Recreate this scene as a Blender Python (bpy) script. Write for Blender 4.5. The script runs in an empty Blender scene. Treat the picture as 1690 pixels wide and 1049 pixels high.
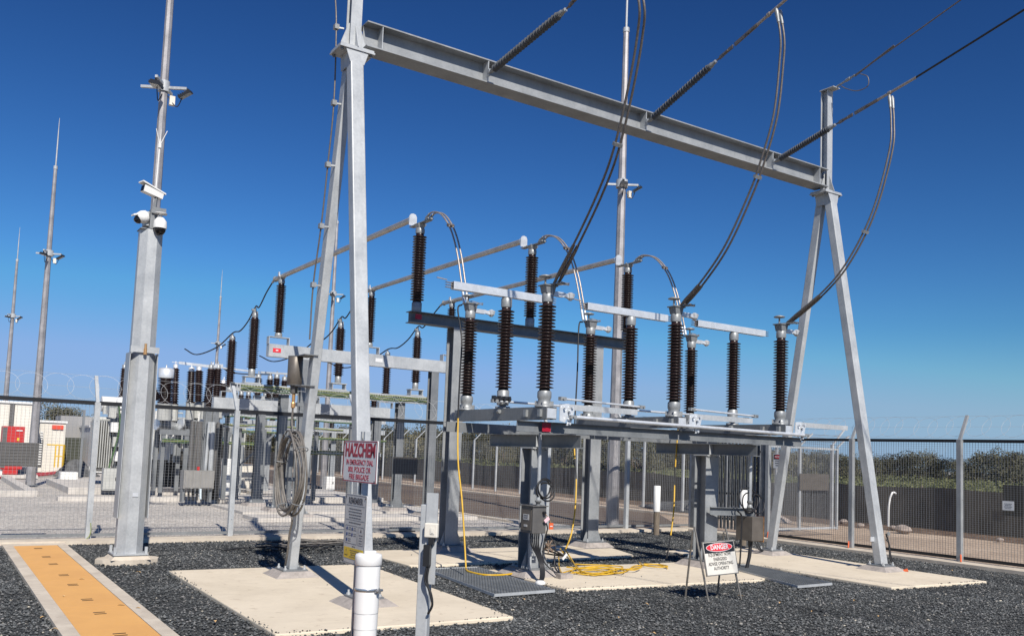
import bpy, math, random
from math import sin, cos, pi, radians, sqrt, atan2
from mathutils import Vector, Matrix
V = Vector
random.seed(7)
sc = bpy.context.scene
C = sc.collection

# ------------------------------------------------------------------ camera
F, PY, PITCH, ROLL, YAW, HC = 1464.52, 632.65, 0.078955, 0.037820, 0.5795006, 1.75
PW, PH = 1690.0, 1049.0
fw = V((sin(YAW)*cos(PITCH), cos(YAW)*cos(PITCH), sin(PITCH)))
r0 = V((cos(YAW), -sin(YAW), 0)); u0 = r0.cross(fw)
rt = cos(ROLL)*r0 + sin(ROLL)*u0; up = -sin(ROLL)*r0 + cos(ROLL)*u0
cd = bpy.data.cameras.new('camera'); cam = bpy.data.objects.new('camera', cd); C.objects.link(cam)
cam.matrix_world = Matrix(((rt.x, up.x, -fw.x, 0), (rt.y, up.y, -fw.y, 0), (rt.z, up.z, -fw.z, HC), (0, 0, 0, 1)))
cd.sensor_width = 36; cd.lens = 36*F/PW; cd.shift_y = (PY-PH/2)/PW; cd.clip_end = 2000; cd.clip_start = 0.05
sc.camera = cam
# ------------------------------------------------------------------ light
SUNV = V((-0.24, -1.08, 1.0)).normalized()
w = bpy.data.worlds.new('World'); sc.world = w; w.use_nodes = True
nt = w.node_tree; nt.nodes.clear()
sky = nt.nodes.new('ShaderNodeTexSky'); sky.sky_type = 'NISHITA'; sky.sun_disc = False
sky.sun_elevation = math.asin(SUNV.z); sky.sun_rotation = atan2(SUNV.x, SUNV.y)
sky.air_density = 1.25; sky.dust_density = 0.15; sky.ozone_density = 3.0; sky.altitude = 0
bg = nt.nodes.new('ShaderNodeBackground'); bg.inputs[1].default_value = 0.1
ow = nt.nodes.new('ShaderNodeOutputWorld')
hs = nt.nodes.new('ShaderNodeMix'); hs.data_type = 'RGBA'; hs.blend_type = 'MULTIPLY'; hs.inputs[0].default_value = 1; hs.inputs[7].default_value = (0.048, 0.059, 0.0816, 1)
ga = nt.nodes.new('ShaderNodeGamma'); ga.inputs[1].default_value = 1.78
h2 = nt.nodes.new('ShaderNodeMix'); h2.data_type = 'RGBA'; h2.blend_type = 'MULTIPLY'; h2.clamp_result = False; h2.inputs[0].default_value = 1; h2.inputs[7].default_value = (19.5, 22.3, 16.8, 1)
mn = nt.nodes.new('ShaderNodeVectorMath'); mn.operation = 'MINIMUM'; nt.links.new(h2.outputs[2], mn.inputs[0])
wc = nt.nodes.new('ShaderNodeTexCoord'); wz = nt.nodes.new('ShaderNodeSeparateXYZ'); nt.links.new(wc.outputs['Generated'], wz.inputs[0])
def wmap(a_, c_, lo, hi):
    r_ = nt.nodes.new('ShaderNodeMapRange'); r_.interpolation_type = 'SMOOTHSTEP'; r_.inputs[1].default_value = a_; r_.inputs[2].default_value = c_; r_.inputs[3].default_value = lo; r_.inputs[4].default_value = hi
    nt.links.new(wz.outputs[2], r_.inputs[0]); return r_.outputs[0]
cap = nt.nodes.new('ShaderNodeMix'); cap.data_type = 'RGBA'; nt.links.new(wmap(0.02, 0.40, 0, 1), cap.inputs[0]); cap.inputs[6].default_value = (2.4, 4.3, 7.8, 1); cap.inputs[7].default_value = (0.62, 2.0, 5.2, 1)
nt.links.new(cap.outputs[2], mn.inputs[1])
hz = nt.nodes.new('ShaderNodeMix'); hz.data_type = 'RGBA'; nt.links.new(wmap(-0.02, 0.15, 0.92, 0), hz.inputs[0]); nt.links.new(mn.outputs[0], hz.inputs[6]); hz.inputs[7].default_value = (2.9, 4.3, 6.7, 1)
nt.links.new(hs.outputs[2], ga.inputs[0]); nt.links.new(ga.outputs[0], h2.inputs[6])
nt.links.new(sky.outputs[0], hs.inputs[6]); nt.links.new(hz.outputs[2], bg.inputs[0]); nt.links.new(bg.outputs[0], ow.inputs[0])
sl = bpy.data.lights.new('sun', 'SUN'); sl.energy = 5.0; sl.angle = radians(0.5); sl.color = (1, 0.95, 0.87)
so = bpy.data.objects.new('sun', sl); C.objects.link(so); so.rotation_euler = SUNV.to_track_quat('Z', 'Y').to_euler()
sc.view_settings.view_transform = 'Standard'; sc.view_settings.look = 'None'
sc.cycles.diffuse_bounces = 1; sc.cycles.glossy_bounces = 2
sc.view_settings.exposure = 0.08; sc.view_settings.gamma = 1

# ------------------------------------------------------------------ survey: photograph pixel -> point on a known plane
def ray(x, y): return rt*((x-PW/2)/F) - up*((y-PY)/F) + fw
def XP(x, y, X):
    d = ray(x, y); return V((0, 0, HC)) + d*(X/d.x)
def YP(x, y, Y):
    d = ray(x, y); return V((0, 0, HC)) + d*(Y/d.y)
def GP(x, y, z=0.0):
    d = ray(x, y); return V((0, 0, HC)) + d*((z-HC)/d.z)
def DP(x, y, D): return V((0, 0, HC)) + ray(x, y)*D
def ratio(px): d = ray(px, 750); return d.x/d.y      # X/Y of things standing at this column of the picture

# ------------------------------------------------------------------ materials
M = {}
def mat(name, col, rough=0.6, metal=0.0, var=0.0, scale=8.0, bump=0.0, bscale=None, col2=None, spec=0.5, detail=4, stretch=None, contrast=(0.35, 0.65)):
    m = bpy.data.materials.new(name); m.use_nodes = True; t = m.node_tree; n = t.nodes; l = t.links
    b = n['Principled BSDF']; b.inputs['Roughness'].default_value = rough; b.inputs['Metallic'].default_value = metal
    b.inputs['Specular IOR Level'].default_value = spec
    b.inputs['Base Color'].default_value = (*col, 1)
    tc = n.new('ShaderNodeTexCoord')
    src = tc.outputs['Object']
    if stretch:
        mp = n.new('ShaderNodeMapping'); mp.inputs['Scale'].default_value = stretch; l.new(src, mp.inputs[0]); src = mp.outputs[0]
    if var > 0 or col2:
        no = n.new('ShaderNodeTexNoise'); no.inputs['Scale'].default_value = scale; no.inputs['Detail'].default_value = detail
        no.inputs['Roughness'].default_value = 0.65
        l.new(src, no.inputs['Vector'])
        rp = n.new('ShaderNodeValToRGB'); c2 = col2 or tuple(c*(1-var) for c in col); c1 = col if col2 else tuple(min(1, c*(1+var)) for c in col)
        rp.color_ramp.elements[0].position = contrast[0]; rp.color_ramp.elements[0].color = (*c2, 1)
        rp.color_ramp.elements[1].position = contrast[1]; rp.color_ramp.elements[1].color = (*c1, 1)
        l.new(no.outputs[0], rp.inputs[0]); l.new(rp.outputs[0], b.inputs['Base Color'])
    if bump > 0:
        nb = n.new('ShaderNodeTexNoise'); nb.inputs['Scale'].default_value = bscale or scale*3; nb.inputs['Detail'].default_value = 5
        l.new(src, nb.inputs['Vector'])
        bp = n.new('ShaderNodeBump'); bp.inputs['Strength'].default_value = bump; bp.inputs['Distance'].default_value = 0.01
        l.new(nb.outputs[0], bp.inputs['Height']); l.new(bp.outputs[0], b.inputs['Normal'])
    M[name] = m; return m

def galv(name, a, bcol, rough, metal):
    m = bpy.data.materials.new(name); m.use_nodes = True; t = m.node_tree; n = t.nodes; l = t.links
    b = n['Principled BSDF']; b.inputs['Metallic'].default_value = metal
    tc = n.new('ShaderNodeTexCoord')
    vo = n.new('ShaderNodeTexVoronoi'); vo.inputs['Scale'].default_value = 42; l.new(tc.outputs['Object'], vo.inputs[0])
    no = n.new('ShaderNodeTexNoise'); no.inputs['Scale'].default_value = 3.2; no.inputs['Detail'].default_value = 7; l.new(tc.outputs['Object'], no.inputs[0])
    mp = n.new('ShaderNodeMapping'); mp.inputs['Scale'].default_value = (22, 22, 1.3); l.new(tc.outputs['Object'], mp.inputs[0])
    st = n.new('ShaderNodeTexNoise'); st.inputs['Scale'].default_value = 1.0; st.inputs['Detail'].default_value = 4; l.new(mp.outputs[0], st.inputs[0])
    bw = n.new('ShaderNodeSeparateColor'); l.new(vo.outputs['Color'], bw.inputs[0])
    m1 = n.new('ShaderNodeMath'); m1.operation = 'MULTIPLY_ADD'; m1.inputs[1].default_value = 0.16; l.new(bw.outputs[0], m1.inputs[0]); l.new(no.outputs[0], m1.inputs[2])
    m2 = n.new('ShaderNodeMath'); m2.operation = 'MULTIPLY_ADD'; m2.inputs[1].default_value = 0.30; l.new(st.outputs[0], m2.inputs[0]); l.new(m1.outputs[0], m2.inputs[2])
    rp = n.new('ShaderNodeValToRGB'); rp.color_ramp.elements[0].position = 0.42; rp.color_ramp.elements[0].color = (*bcol, 1)
    rp.color_ramp.elements[1].position = 1.0; rp.color_ramp.elements[1].color = (*a, 1)
    l.new(m2.outputs[0], rp.inputs[0]); l.new(rp.outputs[0], b.inputs['Base Color'])
    r2 = n.new('ShaderNodeMapRange'); r2.inputs[3].default_value = rough-0.1; r2.inputs[4].default_value = rough+0.15; l.new(no.outputs[0], r2.inputs[0]); l.new(r2.outputs[0], b.inputs['Roughness'])
    M[name] = m
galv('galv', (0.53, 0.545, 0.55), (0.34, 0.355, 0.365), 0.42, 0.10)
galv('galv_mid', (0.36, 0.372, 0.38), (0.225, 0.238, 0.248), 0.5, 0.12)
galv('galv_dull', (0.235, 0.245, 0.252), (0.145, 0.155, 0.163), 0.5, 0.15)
galv('galv_pole', (0.44, 0.42, 0.42), (0.24, 0.23, 0.23), 0.45, 0.4)
mat('porcelain', (0.027, 0.0145, 0.013), rough=0.3, var=0.35, scale=9, spec=0.5)
mat('silicone', (0.10, 0.105, 0.11), rough=0.45, var=0.2)
mat('cast_alloy', (0.31, 0.32, 0.32), rough=0.45, metal=0.3, var=0.15, scale=15)
mat('aluminium', (0.48, 0.44, 0.39), rough=0.38, metal=0.5, var=0.12, scale=3)
mat('bright_alloy', (0.66, 0.68, 0.70), rough=0.4, metal=0.35, var=0.12, scale=6)
mat('conductor', (0.17, 0.15, 0.135), rough=0.5, metal=0.4, var=0.2, scale=30)
mat('conductor_light', (0.42, 0.37, 0.33), rough=0.45, metal=0.5, var=0.2, scale=30)
mat('black_cable', (0.018, 0.018, 0.02), rough=0.5)
mat('grey_cable', (0.16, 0.145, 0.13), rough=0.5, var=0.25, scale=12)
mat('yellow_cable', (0.62, 0.37, 0.02), rough=0.45, var=0.1)
mat('red_cable', (0.55, 0.03, 0.05), rough=0.5, var=0.1)
mat('green_cable', (0.05, 0.11, 0.035), rough=0.55, var=0.4, scale=9)
mat('green_yellow_cable', (0.22, 0.25, 0.09), rough=0.5, var=0.3)
def stained(name, base, dark, stain, rough=0.9, s1=0.9, s2=7.0, amt=0.55, streak=None, bump=0.12):
    m = bpy.data.materials.new(name); m.use_nodes = True; t = m.node_tree; n = t.nodes; l = t.links
    b = n['Principled BSDF']; b.inputs['Roughness'].default_value = rough; b.inputs['Specular IOR Level'].default_value = 0.3
    tc = n.new('ShaderNodeTexCoord'); src = tc.outputs['Object']
    def noise(sc_, det, lo, hi, dist=0.0, vec=src):
        no = n.new('ShaderNodeTexNoise'); no.inputs['Scale'].default_value = sc_; no.inputs['Detail'].default_value = det; no.inputs['Roughness'].default_value = 0.7; no.inputs['Distortion'].default_value = dist
        l.new(vec, no.inputs['Vector']); r = n.new('ShaderNodeMapRange'); r.inputs[1].default_value = lo; r.inputs[2].default_value = hi; l.new(no.outputs[0], r.inputs[0]); return r.outputs[0]
    def mix(f, a, c, fac=1.0):
        x = n.new('ShaderNodeMix'); x.data_type = 'RGBA'
        k = n.new('ShaderNodeMath'); k.operation = 'MULTIPLY'; k.inputs[1].default_value = fac; l.new(f, k.inputs[0]); l.new(k.outputs[0], x.inputs[0])
        if isinstance(a, tuple): x.inputs[6].default_value = (*a, 1)
        else: l.new(a, x.inputs[6])
        x.inputs[7].default_value = (*c, 1); return x.outputs[2]
    o = mix(noise(s1, 9, 0.40, 0.68, 0.6), base, dark, 0.9)
    o = mix(noise(s2, 6, 0.58, 0.72, 0.2), o, stain, amt)
    o = mix(noise(60, 3, 0.62, 0.75), o, stain, 0.5)
    if streak:
        mp = n.new('ShaderNodeMapping'); mp.inputs['Scale'].default_value = streak; l.new(src, mp.inputs[0]); o = mix(noise(1.0, 8, 0.50, 0.72, 0.3, mp.outputs[0]), o, dark, 0.6)
    l.new(o, b.inputs['Base Color'])
    nb = n.new('ShaderNodeTexNoise'); nb.inputs['Scale'].default_value = 55; nb.inputs['Detail'].default_value = 6; l.new(src, nb.inputs['Vector'])
    bp = n.new('ShaderNodeBump'); bp.inputs['Strength'].default_value = bump; bp.inputs['Distance'].default_value = 0.01; l.new(nb.outputs[0], bp.inputs['Height']); l.new(bp.outputs[0], b.inputs['Normal'])
    M[name] = m
stained('concrete', (0.76, 0.66, 0.51), (0.63, 0.54, 0.41), (0.44, 0.34, 0.24), streak=(0.9, 6, 1), amt=0.65)
stained('kerb_concrete', (0.66, 0.58, 0.47), (0.48, 0.41, 0.33), (0.36, 0.30, 0.24), s1=1.8, s2=9, streak=(3, 3, 1))
mat('grey_concrete', (0.56, 0.52, 0.47), rough=0.9, var=0.15, scale=3, bump=0.1)
mat('mortar', (0.36, 0.32, 0.29), rough=0.95, var=0.2, scale=9, bump=0.4, bscale=40)
stained('orange_cover', (0.80, 0.43, 0.135), (0.72, 0.375, 0.12), (0.58, 0.33, 0.15), rough=0.6, s1=1.2, s2=12, amt=0.35, bump=0.05, streak=(2, 0.8, 1))
mat('trench_dark', (0.03, 0.025, 0.02), rough=0.9)
mat('cabinet_grey', (0.11, 0.105, 0.10), rough=0.5, var=0.12, scale=6)
mat('taupe_steel', (0.155, 0.135, 0.115), rough=0.45, metal=0.3, var=0.12, scale=7)
mat('cabinet_mid', (0.26, 0.25, 0.235), rough=0.5, var=0.1, scale=4)
mat('white_paint', (0.78, 0.77, 0.74), rough=0.5, var=0.04, scale=2)
mat('pvc', (0.80, 0.79, 0.77), rough=0.35, var=0.03, scale=3)
mat('cream_paint', (0.74, 0.69, 0.60), rough=0.6, var=0.05, scale=1.5)
mat('tank_grey', (0.47, 0.47, 0.44), rough=0.5, var=0.1, scale=3)
mat('red_paint', (0.50, 0.022, 0.02), rough=0.5, var=0.08)
mat('sign_red', (0.36, 0.004, 0.022), rough=0.45)
mat('danger_red', (0.75, 0.035, 0.05), rough=0.45)
mat('sign_white', (0.72, 0.72, 0.71), rough=0.4, var=0.03)
mat('sign_grey', (0.52, 0.52, 0.51), rough=0.4, var=0.05)
mat('sign_cream', (0.72, 0.68, 0.60), rough=0.5, var=0.05, scale=5)
mat('sign_black', (0.015, 0.015, 0.017), rough=0.45)
mat('sign_yellow', (0.72, 0.50, 0.03), rough=0.45)
mat('text_grey', (0.10, 0.10, 0.11), rough=0.5)
mat('steel_tube', (0.30, 0.27, 0.23), rough=0.4, metal=0.6, var=0.25, scale=10)
mat('stainless', (0.6, 0.6, 0.6), rough=0.25, metal=0.9)
mat('brass', (0.62, 0.36, 0.16), rough=0.4, metal=0.6)
mat('orange_plastic', (0.70, 0.13, 0.04), rough=0.5)
mat('pink_plastic', (0.85, 0.55, 0.58), rough=0.5)
mat('black_plastic', (0.02, 0.02, 0.022), rough=0.35)
mat('dome_black', (0.008, 0.008, 0.01), rough=0.08)
mat('lamp_glass', (0.42, 0.44, 0.44), rough=0.2)
mat('safety_yellow', (0.82, 0.50, 0.02), rough=0.5)
mat('fence_black', (0.014, 0.015, 0.018), rough=0.5, metal=0.2, var=0.2, scale=6)
mat('wire', (0.30, 0.305, 0.31), rough=0.5, metal=0.4)
mat('wire_light', (0.50, 0.51, 0.52), rough=0.5, metal=0.1)
mat('palisade', (0.16, 0.17, 0.18), rough=0.5, metal=0.3, var=0.25, scale=6)
mat('shade_cloth', (0.075, 0.067, 0.055), rough=0.95, var=0.4, scale=1.2, stretch=(1, 1, 0.4))
mat('shade_green', (0.06, 0.065, 0.05), rough=0.95, var=0.2)
mat('timber', (0.20, 0.16, 0.12), rough=0.9, var=0.25, scale=5, stretch=(8, 8, 1))
mat('rust_edge', (0.40, 0.20, 0.08), rough=0.8, var=0.3, scale=20)
mat('rusty_clamp', (0.17, 0.12, 0.085), rough=0.7, var=0.5, scale=30)
mat('bark', (0.16, 0.12, 0.09), rough=0.95, var=0.3, scale=6)
mat('rock', (0.34, 0.28, 0.24), rough=0.95, var=0.35, scale=4, bump=0.4)
mat('rubble_grey', (0.10, 0.10, 0.10), rough=0.95, var=0.35, scale=5, bump=0.4)
mat('dry_leaf', (0.62, 0.40, 0.18), rough=0.8, var=0.2)
mat('red_sign', (0.72, 0.08, 0.04), rough=0.5)
mat('blue_white', (0.6, 0.68, 0.72), rough=0.5)
mat('roof_grey', (0.32, 0.31, 0.30), rough=0.6)

def leafmat(name, a, b_):
    m = bpy.data.materials.new(name); m.use_nodes = True; t = m.node_tree; n = t.nodes; l = t.links
    b = n['Principled BSDF']; b.inputs['Roughness'].default_value = 0.75
    g = n.new('ShaderNodeNewGeometry'); rp = n.new('ShaderNodeValToRGB')
    rp.color_ramp.elements[0].color = (*a, 1); rp.color_ramp.elements[1].color = (*b_, 1)
    l.new(g.outputs['Random Per Island'], rp.inputs[0]); l.new(rp.outputs[0], b.inputs['Base Color'])
    M[name] = m
leafmat('leaf_dark', (0.038, 0.040, 0.020), (0.115, 0.105, 0.055))
leafmat('leaf_olive', (0.07, 0.068, 0.028), (0.19, 0.16, 0.075))
leafmat('leaf_gum', (0.05, 0.055, 0.035), (0.15, 0.14, 0.09))
leafmat('scrub', (0.05, 0.062, 0.022), (0.14, 0.14, 0.055))
def stonemat(name, stops):
    m = bpy.data.materials.new(name); m.use_nodes = True; t = m.node_tree; n = t.nodes; l = t.links
    b = n['Principled BSDF']; b.inputs['Roughness'].default_value = 0.7
    g = n.new('ShaderNodeNewGeometry'); rp = n.new('ShaderNodeValToRGB')
    while len(rp.color_ramp.elements) < len(stops): rp.color_ramp.elements.new(0.5)
    for e, (p, c) in zip(rp.color_ramp.elements, stops): e.position = p; e.color = (*c, 1)
    l.new(g.outputs['Random Per Island'], rp.inputs[0])
    tc = n.new('ShaderNodeTexCoord'); no = n.new('ShaderNodeTexNoise'); no.inputs['Scale'].default_value = 0.9; no.inputs['Detail'].default_value = 6; l.new(tc.outputs['Object'], no.inputs[0])
    r2 = n.new('ShaderNodeMapRange'); r2.inputs[1].default_value = 0.35; r2.inputs[2].default_value = 0.68; r2.inputs[3].default_value = 0.85; r2.inputs[4].default_value = 1.5; l.new(no.outputs[0], r2.inputs[0])
    mx = n.new('ShaderNodeVectorMath'); mx.operation = 'SCALE'; l.new(rp.outputs[0], mx.inputs[0]); l.new(r2.outputs[0], mx.inputs['Scale']); l.new(mx.outputs[0], b.inputs['Base Color'])
    M[name] = m
stonemat('dark_stone', [(0, (0.030, 0.033, 0.034)), (0.55, (0.070, 0.074, 0.075)), (0.88, (0.13, 0.133, 0.13)), (0.985, (0.21, 0.20, 0.19)), (1.0, (0.42, 0.38, 0.30))])

def gravelmat(name, stops, scale, bump=0.7, macro=None, mscale=0.4):
    m = bpy.data.materials.new(name); m.use_nodes = True; t = m.node_tree; n = t.nodes; l = t.links
    b = n['Principled BSDF']; b.inputs['Roughness'].default_value = 0.9; b.inputs['Specular IOR Level'].default_value = 0.25
    tc = n.new('ShaderNodeTexCoord')
    vo = n.new('ShaderNodeTexVoronoi'); vo.inputs['Scale'].default_value = scale; l.new(tc.outputs['Object'], vo.inputs[0])
    sp = n.new('ShaderNodeSeparateColor'); l.new(vo.outputs['Color'], sp.inputs[0])
    rp = n.new('ShaderNodeValToRGB')
    while len(rp.color_ramp.elements) < len(stops): rp.color_ramp.elements.new(0.5)
    for e, (p, c) in zip(rp.color_ramp.elements, stops): e.position = p; e.color = (*c, 1)
    l.new(sp.outputs[0], rp.inputs[0]); out = rp.outputs[0]
    if macro:
        no = n.new('ShaderNodeTexNoise'); no.inputs['Scale'].default_value = mscale; no.inputs['Detail'].default_value = 8; l.new(tc.outputs['Object'], no.inputs[0])
        r2 = n.new('ShaderNodeValToRGB'); r2.color_ramp.elements[0].position = 0.35; r2.color_ramp.elements[1].position = 0.68
        r2.color_ramp.elements[0].color = (*macro[0], 1); r2.color_ramp.elements[1].color = (*macro[1], 1); l.new(no.outputs[0], r2.inputs[0])
        mx = n.new('ShaderNodeMix'); mx.data_type = 'RGBA'; mx.blend_type = 'MULTIPLY'; mx.inputs[0].default_value = 1
        l.new(out, mx.inputs[6]); l.new(r2.outputs[0], mx.inputs[7]); out = mx.outputs[2]
    l.new(out, b.inputs['Base Color'])
    bp = n.new('ShaderNodeBump'); bp.inputs['Strength'].default_value = bump; bp.inputs['Distance'].default_value = 0.012; bp.invert = True
    l.new(vo.outputs['Distance'], bp.inputs['Height']); l.new(bp.outputs[0], b.inputs['Normal'])
    M[name] = m
gravelmat('dark_gravel', [(0, (0.022, 0.024, 0.025)), (0.6, (0.055, 0.058, 0.059)), (0.9, (0.11, 0.112, 0.11)), (1, (0.20, 0.19, 0.17))], 46, 1.0, ((0.75, 0.75, 0.75), (1.1, 1.1, 1.1)))
gravelmat('pale_gravel', [(0, (0.32, 0.295, 0.27)), (0.5, (0.52, 0.485, 0.445)), (1, (0.72, 0.68, 0.62))], 26, 0.6, ((0.80, 0.80, 0.80), (1.05, 1.03, 1.0)), 0.5)
gravelmat('sand', [(0, (0.40, 0.30, 0.22)), (0.5, (0.50, 0.39, 0.29)), (1, (0.60, 0.48, 0.37))], 22, 0.3, ((0.72, 0.70, 0.68), (1.05, 1.04, 1.02)), 0.35)
gravelmat('brown_earth', [(0, (0.09, 0.06, 0.042)), (0.5, (0.16, 0.11, 0.08)), (1, (0.26, 0.19, 0.14))], 12, 0.6, ((0.7, 0.7, 0.7), (1.1, 1.05, 1.0)), 0.8)
gravelmat('asphalt', [(0, (0.10, 0.075, 0.06)), (0.5, (0.15, 0.115, 0.09)), (1, (0.20, 0.16, 0.13))], 45, 0.2, ((0.75, 0.75, 0.78), (1.1, 1.08, 1.02)), 0.25)

# ------------------------------------------------------------------ mesh building
ORIG = {}
class MB:
    def __init__(s): s.v = []; s.f = []; s.sm = []
    def add(s, vs, fs, smooth=False):
        b = len(s.v); s.v += [tuple(v) for v in vs]; s.f += [tuple(b+i for i in f) for f in fs]; s.sm += [smooth]*len(fs); return s
    def obb(s, c, ax, ay, az, hx, hy, hz):
        c = V(c); vs = [c + ax*(hx*i) + ay*(hy*j) + az*(hz*k) for i in (-1, 1) for j in (-1, 1) for k in (-1, 1)]
        return s.add(vs, [(0, 1, 3, 2), (4, 6, 7, 5), (0, 4, 5, 1), (2, 3, 7, 6), (0, 2, 6, 4), (1, 5, 7, 3)])
    def box(s, x0, x1, y0, y1, z0, z1):
        return s.obb(((x0+x1)/2, (y0+y1)/2, (z0+z1)/2), V((1, 0, 0)), V((0, 1, 0)), V((0, 0, 1)), abs(x1-x0)/2, abs(y1-y0)/2, abs(z1-z0)/2)
    def bar(s, p, q, w_, h, upv=(0, 0, 1), oy=0, oz=0):
        p = V(p); q = V(q); d = q-p; L = d.length; d.normalize(); a = V(upv); side = d.cross(a)
        if side.length < 1e-4: side = d.cross(V((1, 0, 0)))
        side.normalize(); u_ = side.cross(d); return s.obb((p+q)/2 + side*oy + u_*oz, d, side, u_, L/2, w_/2, h/2)
    def tube(s, pts, r, n=8, cap=True, rs=None):
        pts = [V(p) for p in pts]; m = len(pts); t0 = (pts[1]-pts[0]).normalized()
        a = t0.cross(V((0, 0, 1)));
        if a.length < 0.05: a = t0.cross(V((1, 0, 0)))
        a.normalize(); vs = []
        for i, p in enumerate(pts):
            t = (pts[min(i+1, m-1)]-pts[max(i-1, 0)])
            if t.length < 1e-9: t = t0
            t = t.normalized(); a = (a - t*a.dot(t));
            if a.length < 1e-6: a = t.cross(V((0.3, 0.9, 0.2)))
            a.normalize(); b = t.cross(a); rr = rs[i] if rs else r
            vs += [p + a*(rr*cos(2*pi*k/n)) + b*(rr*sin(2*pi*k/n)) for k in range(n)]
        fs = [(i*n+k, i*n+(k+1) % n, (i+1)*n+(k+1) % n, (i+1)*n+k) for i in range(m-1) for k in range(n)]
        s.add(vs, fs, n > 5)
        if cap: s.add([vs[k] for k in range(n)], [tuple(reversed(range(n)))]); s.add(vs[-n:], [tuple(range(n))])
        return s
    def lathe(s, prof, c=(0, 0, 0), ax=(0, 0, 1), n=18, smooth=True):
        ax = V(ax).normalized(); a = ax.orthogonal().normalized(); b = ax.cross(a); c = V(c); vs = []
        for (r, z) in prof: vs += [c + ax*z + a*(r*cos(2*pi*k/n)) + b*(r*sin(2*pi*k/n)) for k in range(n)]
        m = len(prof)
        fs = [(i*n+k, i*n+(k+1) % n, (i+1)*n+(k+1) % n, (i+1)*n+k) for i in range(m-1) for k in range(n)]
        s.add(vs, fs, smooth); s.add(vs[:n], [tuple(reversed(range(n)))]); s.add(vs[-n:], [tuple(range(n))]); return s
    def prism(s, poly, z0, z1):
        n = len(poly); ar = sum(poly[i][0]*poly[(i+1) % n][1]-poly[(i+1) % n][0]*poly[i][1] for i in range(n))
        if ar < 0: poly = poly[::-1]
        vs = [(x, y, z0) for x, y in poly] + [(x, y, z1) for x, y in poly]
        return s.add(vs, [tuple(reversed(range(n))), tuple(range(n, 2*n))] + [(i, (i+1) % n, n+(i+1) % n, n+i) for i in range(n)])
    def plate(s, pts, th):
        pts = [V(p) for p in pts]; nrm = (pts[1]-pts[0]).cross(pts[2]-pts[0]).normalized()*(th/2); n = len(pts)
        return s.add([p-nrm for p in pts]+[p+nrm for p in pts], [tuple(reversed(range(n))), tuple(range(n, 2*n))] + [(i, (i+1) % n, n+(i+1) % n, n+i) for i in range(n)])
    def ibeam(s, p, q, d, b, tf=0.014, tw=0.01, upv=(0, 0, 1)):
        s.bar(p, q, b, tf, upv, 0, d/2-tf/2); s.bar(p, q, b, tf, upv, 0, -d/2+tf/2); s.bar(p, q, tw, d-2*tf-0.0004, upv); return s
    def chan(s, p, q, d, b, t=0.01, upv=(0, 0, 1), sgn=1):   # web at one side, flanges away from it
        s.bar(p, q, t, d, upv, -sgn*(b/2-t/2), 0)
        s.bar(p, q, b-t-0.0004, t, upv, sgn*t/2, d/2-t/2); s.bar(p, q, b-t-0.0004, t, upv, sgn*t/2, -d/2+t/2); return s
    def frust(s, c, hx, hy, tx, ty, h, z=0.0):
        x, y = c; vs = [(x+a*hx, y+b*hy, z) for a, b in ((-1, -1), (1, -1), (1, 1), (-1, 1))]+[(x+a*tx, y+b*ty, z+h) for a, b in ((-1, -1), (1, -1), (1, 1), (-1, 1))]
        return s.add(vs, [(3, 2, 1, 0), (4, 5, 6, 7), (0, 1, 5, 4), (1, 2, 6, 5), (2, 3, 7, 6), (3, 0, 4, 7)])
    def build(s, name, m, parent=None, bevel=0):
        o0 = ORIG.get(parent.name, V((0, 0, 0))) if parent else None
        me = bpy.data.meshes.new(name)
        if parent is None:
            xs = [v[0] for v in s.v]; ys = [v[1] for v in s.v]; zs = [v[2] for v in s.v]
            o0 = V(((min(xs)+max(xs))/2, (min(ys)+max(ys))/2, min(zs)))
        me.from_pydata([(v[0]-o0.x, v[1]-o0.y, v[2]-o0.z) for v in s.v], [], s.f); me.polygons.foreach_set('use_smooth', s.sm)
        me.materials.append(M[m] if isinstance(m, str) else m); me.update()
        o = bpy.data.objects.new(name, me); C.objects.link(o)
        if parent: o.parent = parent
        else: o.location = o0
        ORIG[o.name] = o0
        return o
def tag(o, label=None, cat=None, group=None, kind=None):
    if label: o['label'] = label
    if cat: o['category'] = cat
    if group: o['group'] = group
    if kind: o['kind'] = kind
    return o
def thing(name, loc, label, cat, group=None):
    o = bpy.data.objects.new(name, None); o.empty_display_size = 0.2; C.objects.link(o); o.location = V(loc); ORIG[o.name] = V(loc)
    return tag(o, label, cat, group)
def copy_tree(o, parent=None, delta=None, label=None):
    c = o.copy(); C.objects.link(c)
    if parent: c.parent = parent
    if delta is not None: c.location = o.location + V(delta); ORIG[c.name] = c.location.copy()
    if label: c['label'] = label
    for ch in list(o.children): copy_tree(ch, c)
    return c
def struct(mb, name, m): return tag(mb.build(name, m), kind='structure')
def spline(pts, n=8):   # Catmull-Rom
    P = [V(p) for p in pts]; P = [P[0]*2-P[1]] + P + [P[-1]*2-P[-2]]; out = []
    for i in range(1, len(P)-2):
        for k in range(n):
            t = k/n; a, b, c, d = P[i-1], P[i], P[i+1], P[i+2]
            out.append(0.5*((2*b)+(c-a)*t+(2*a-5*b+4*c-d)*t*t+(3*b-3*c+d-a)*t**3))
    out.append(P[-2]); return out
def fillet_ring(pts): return pts

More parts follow.
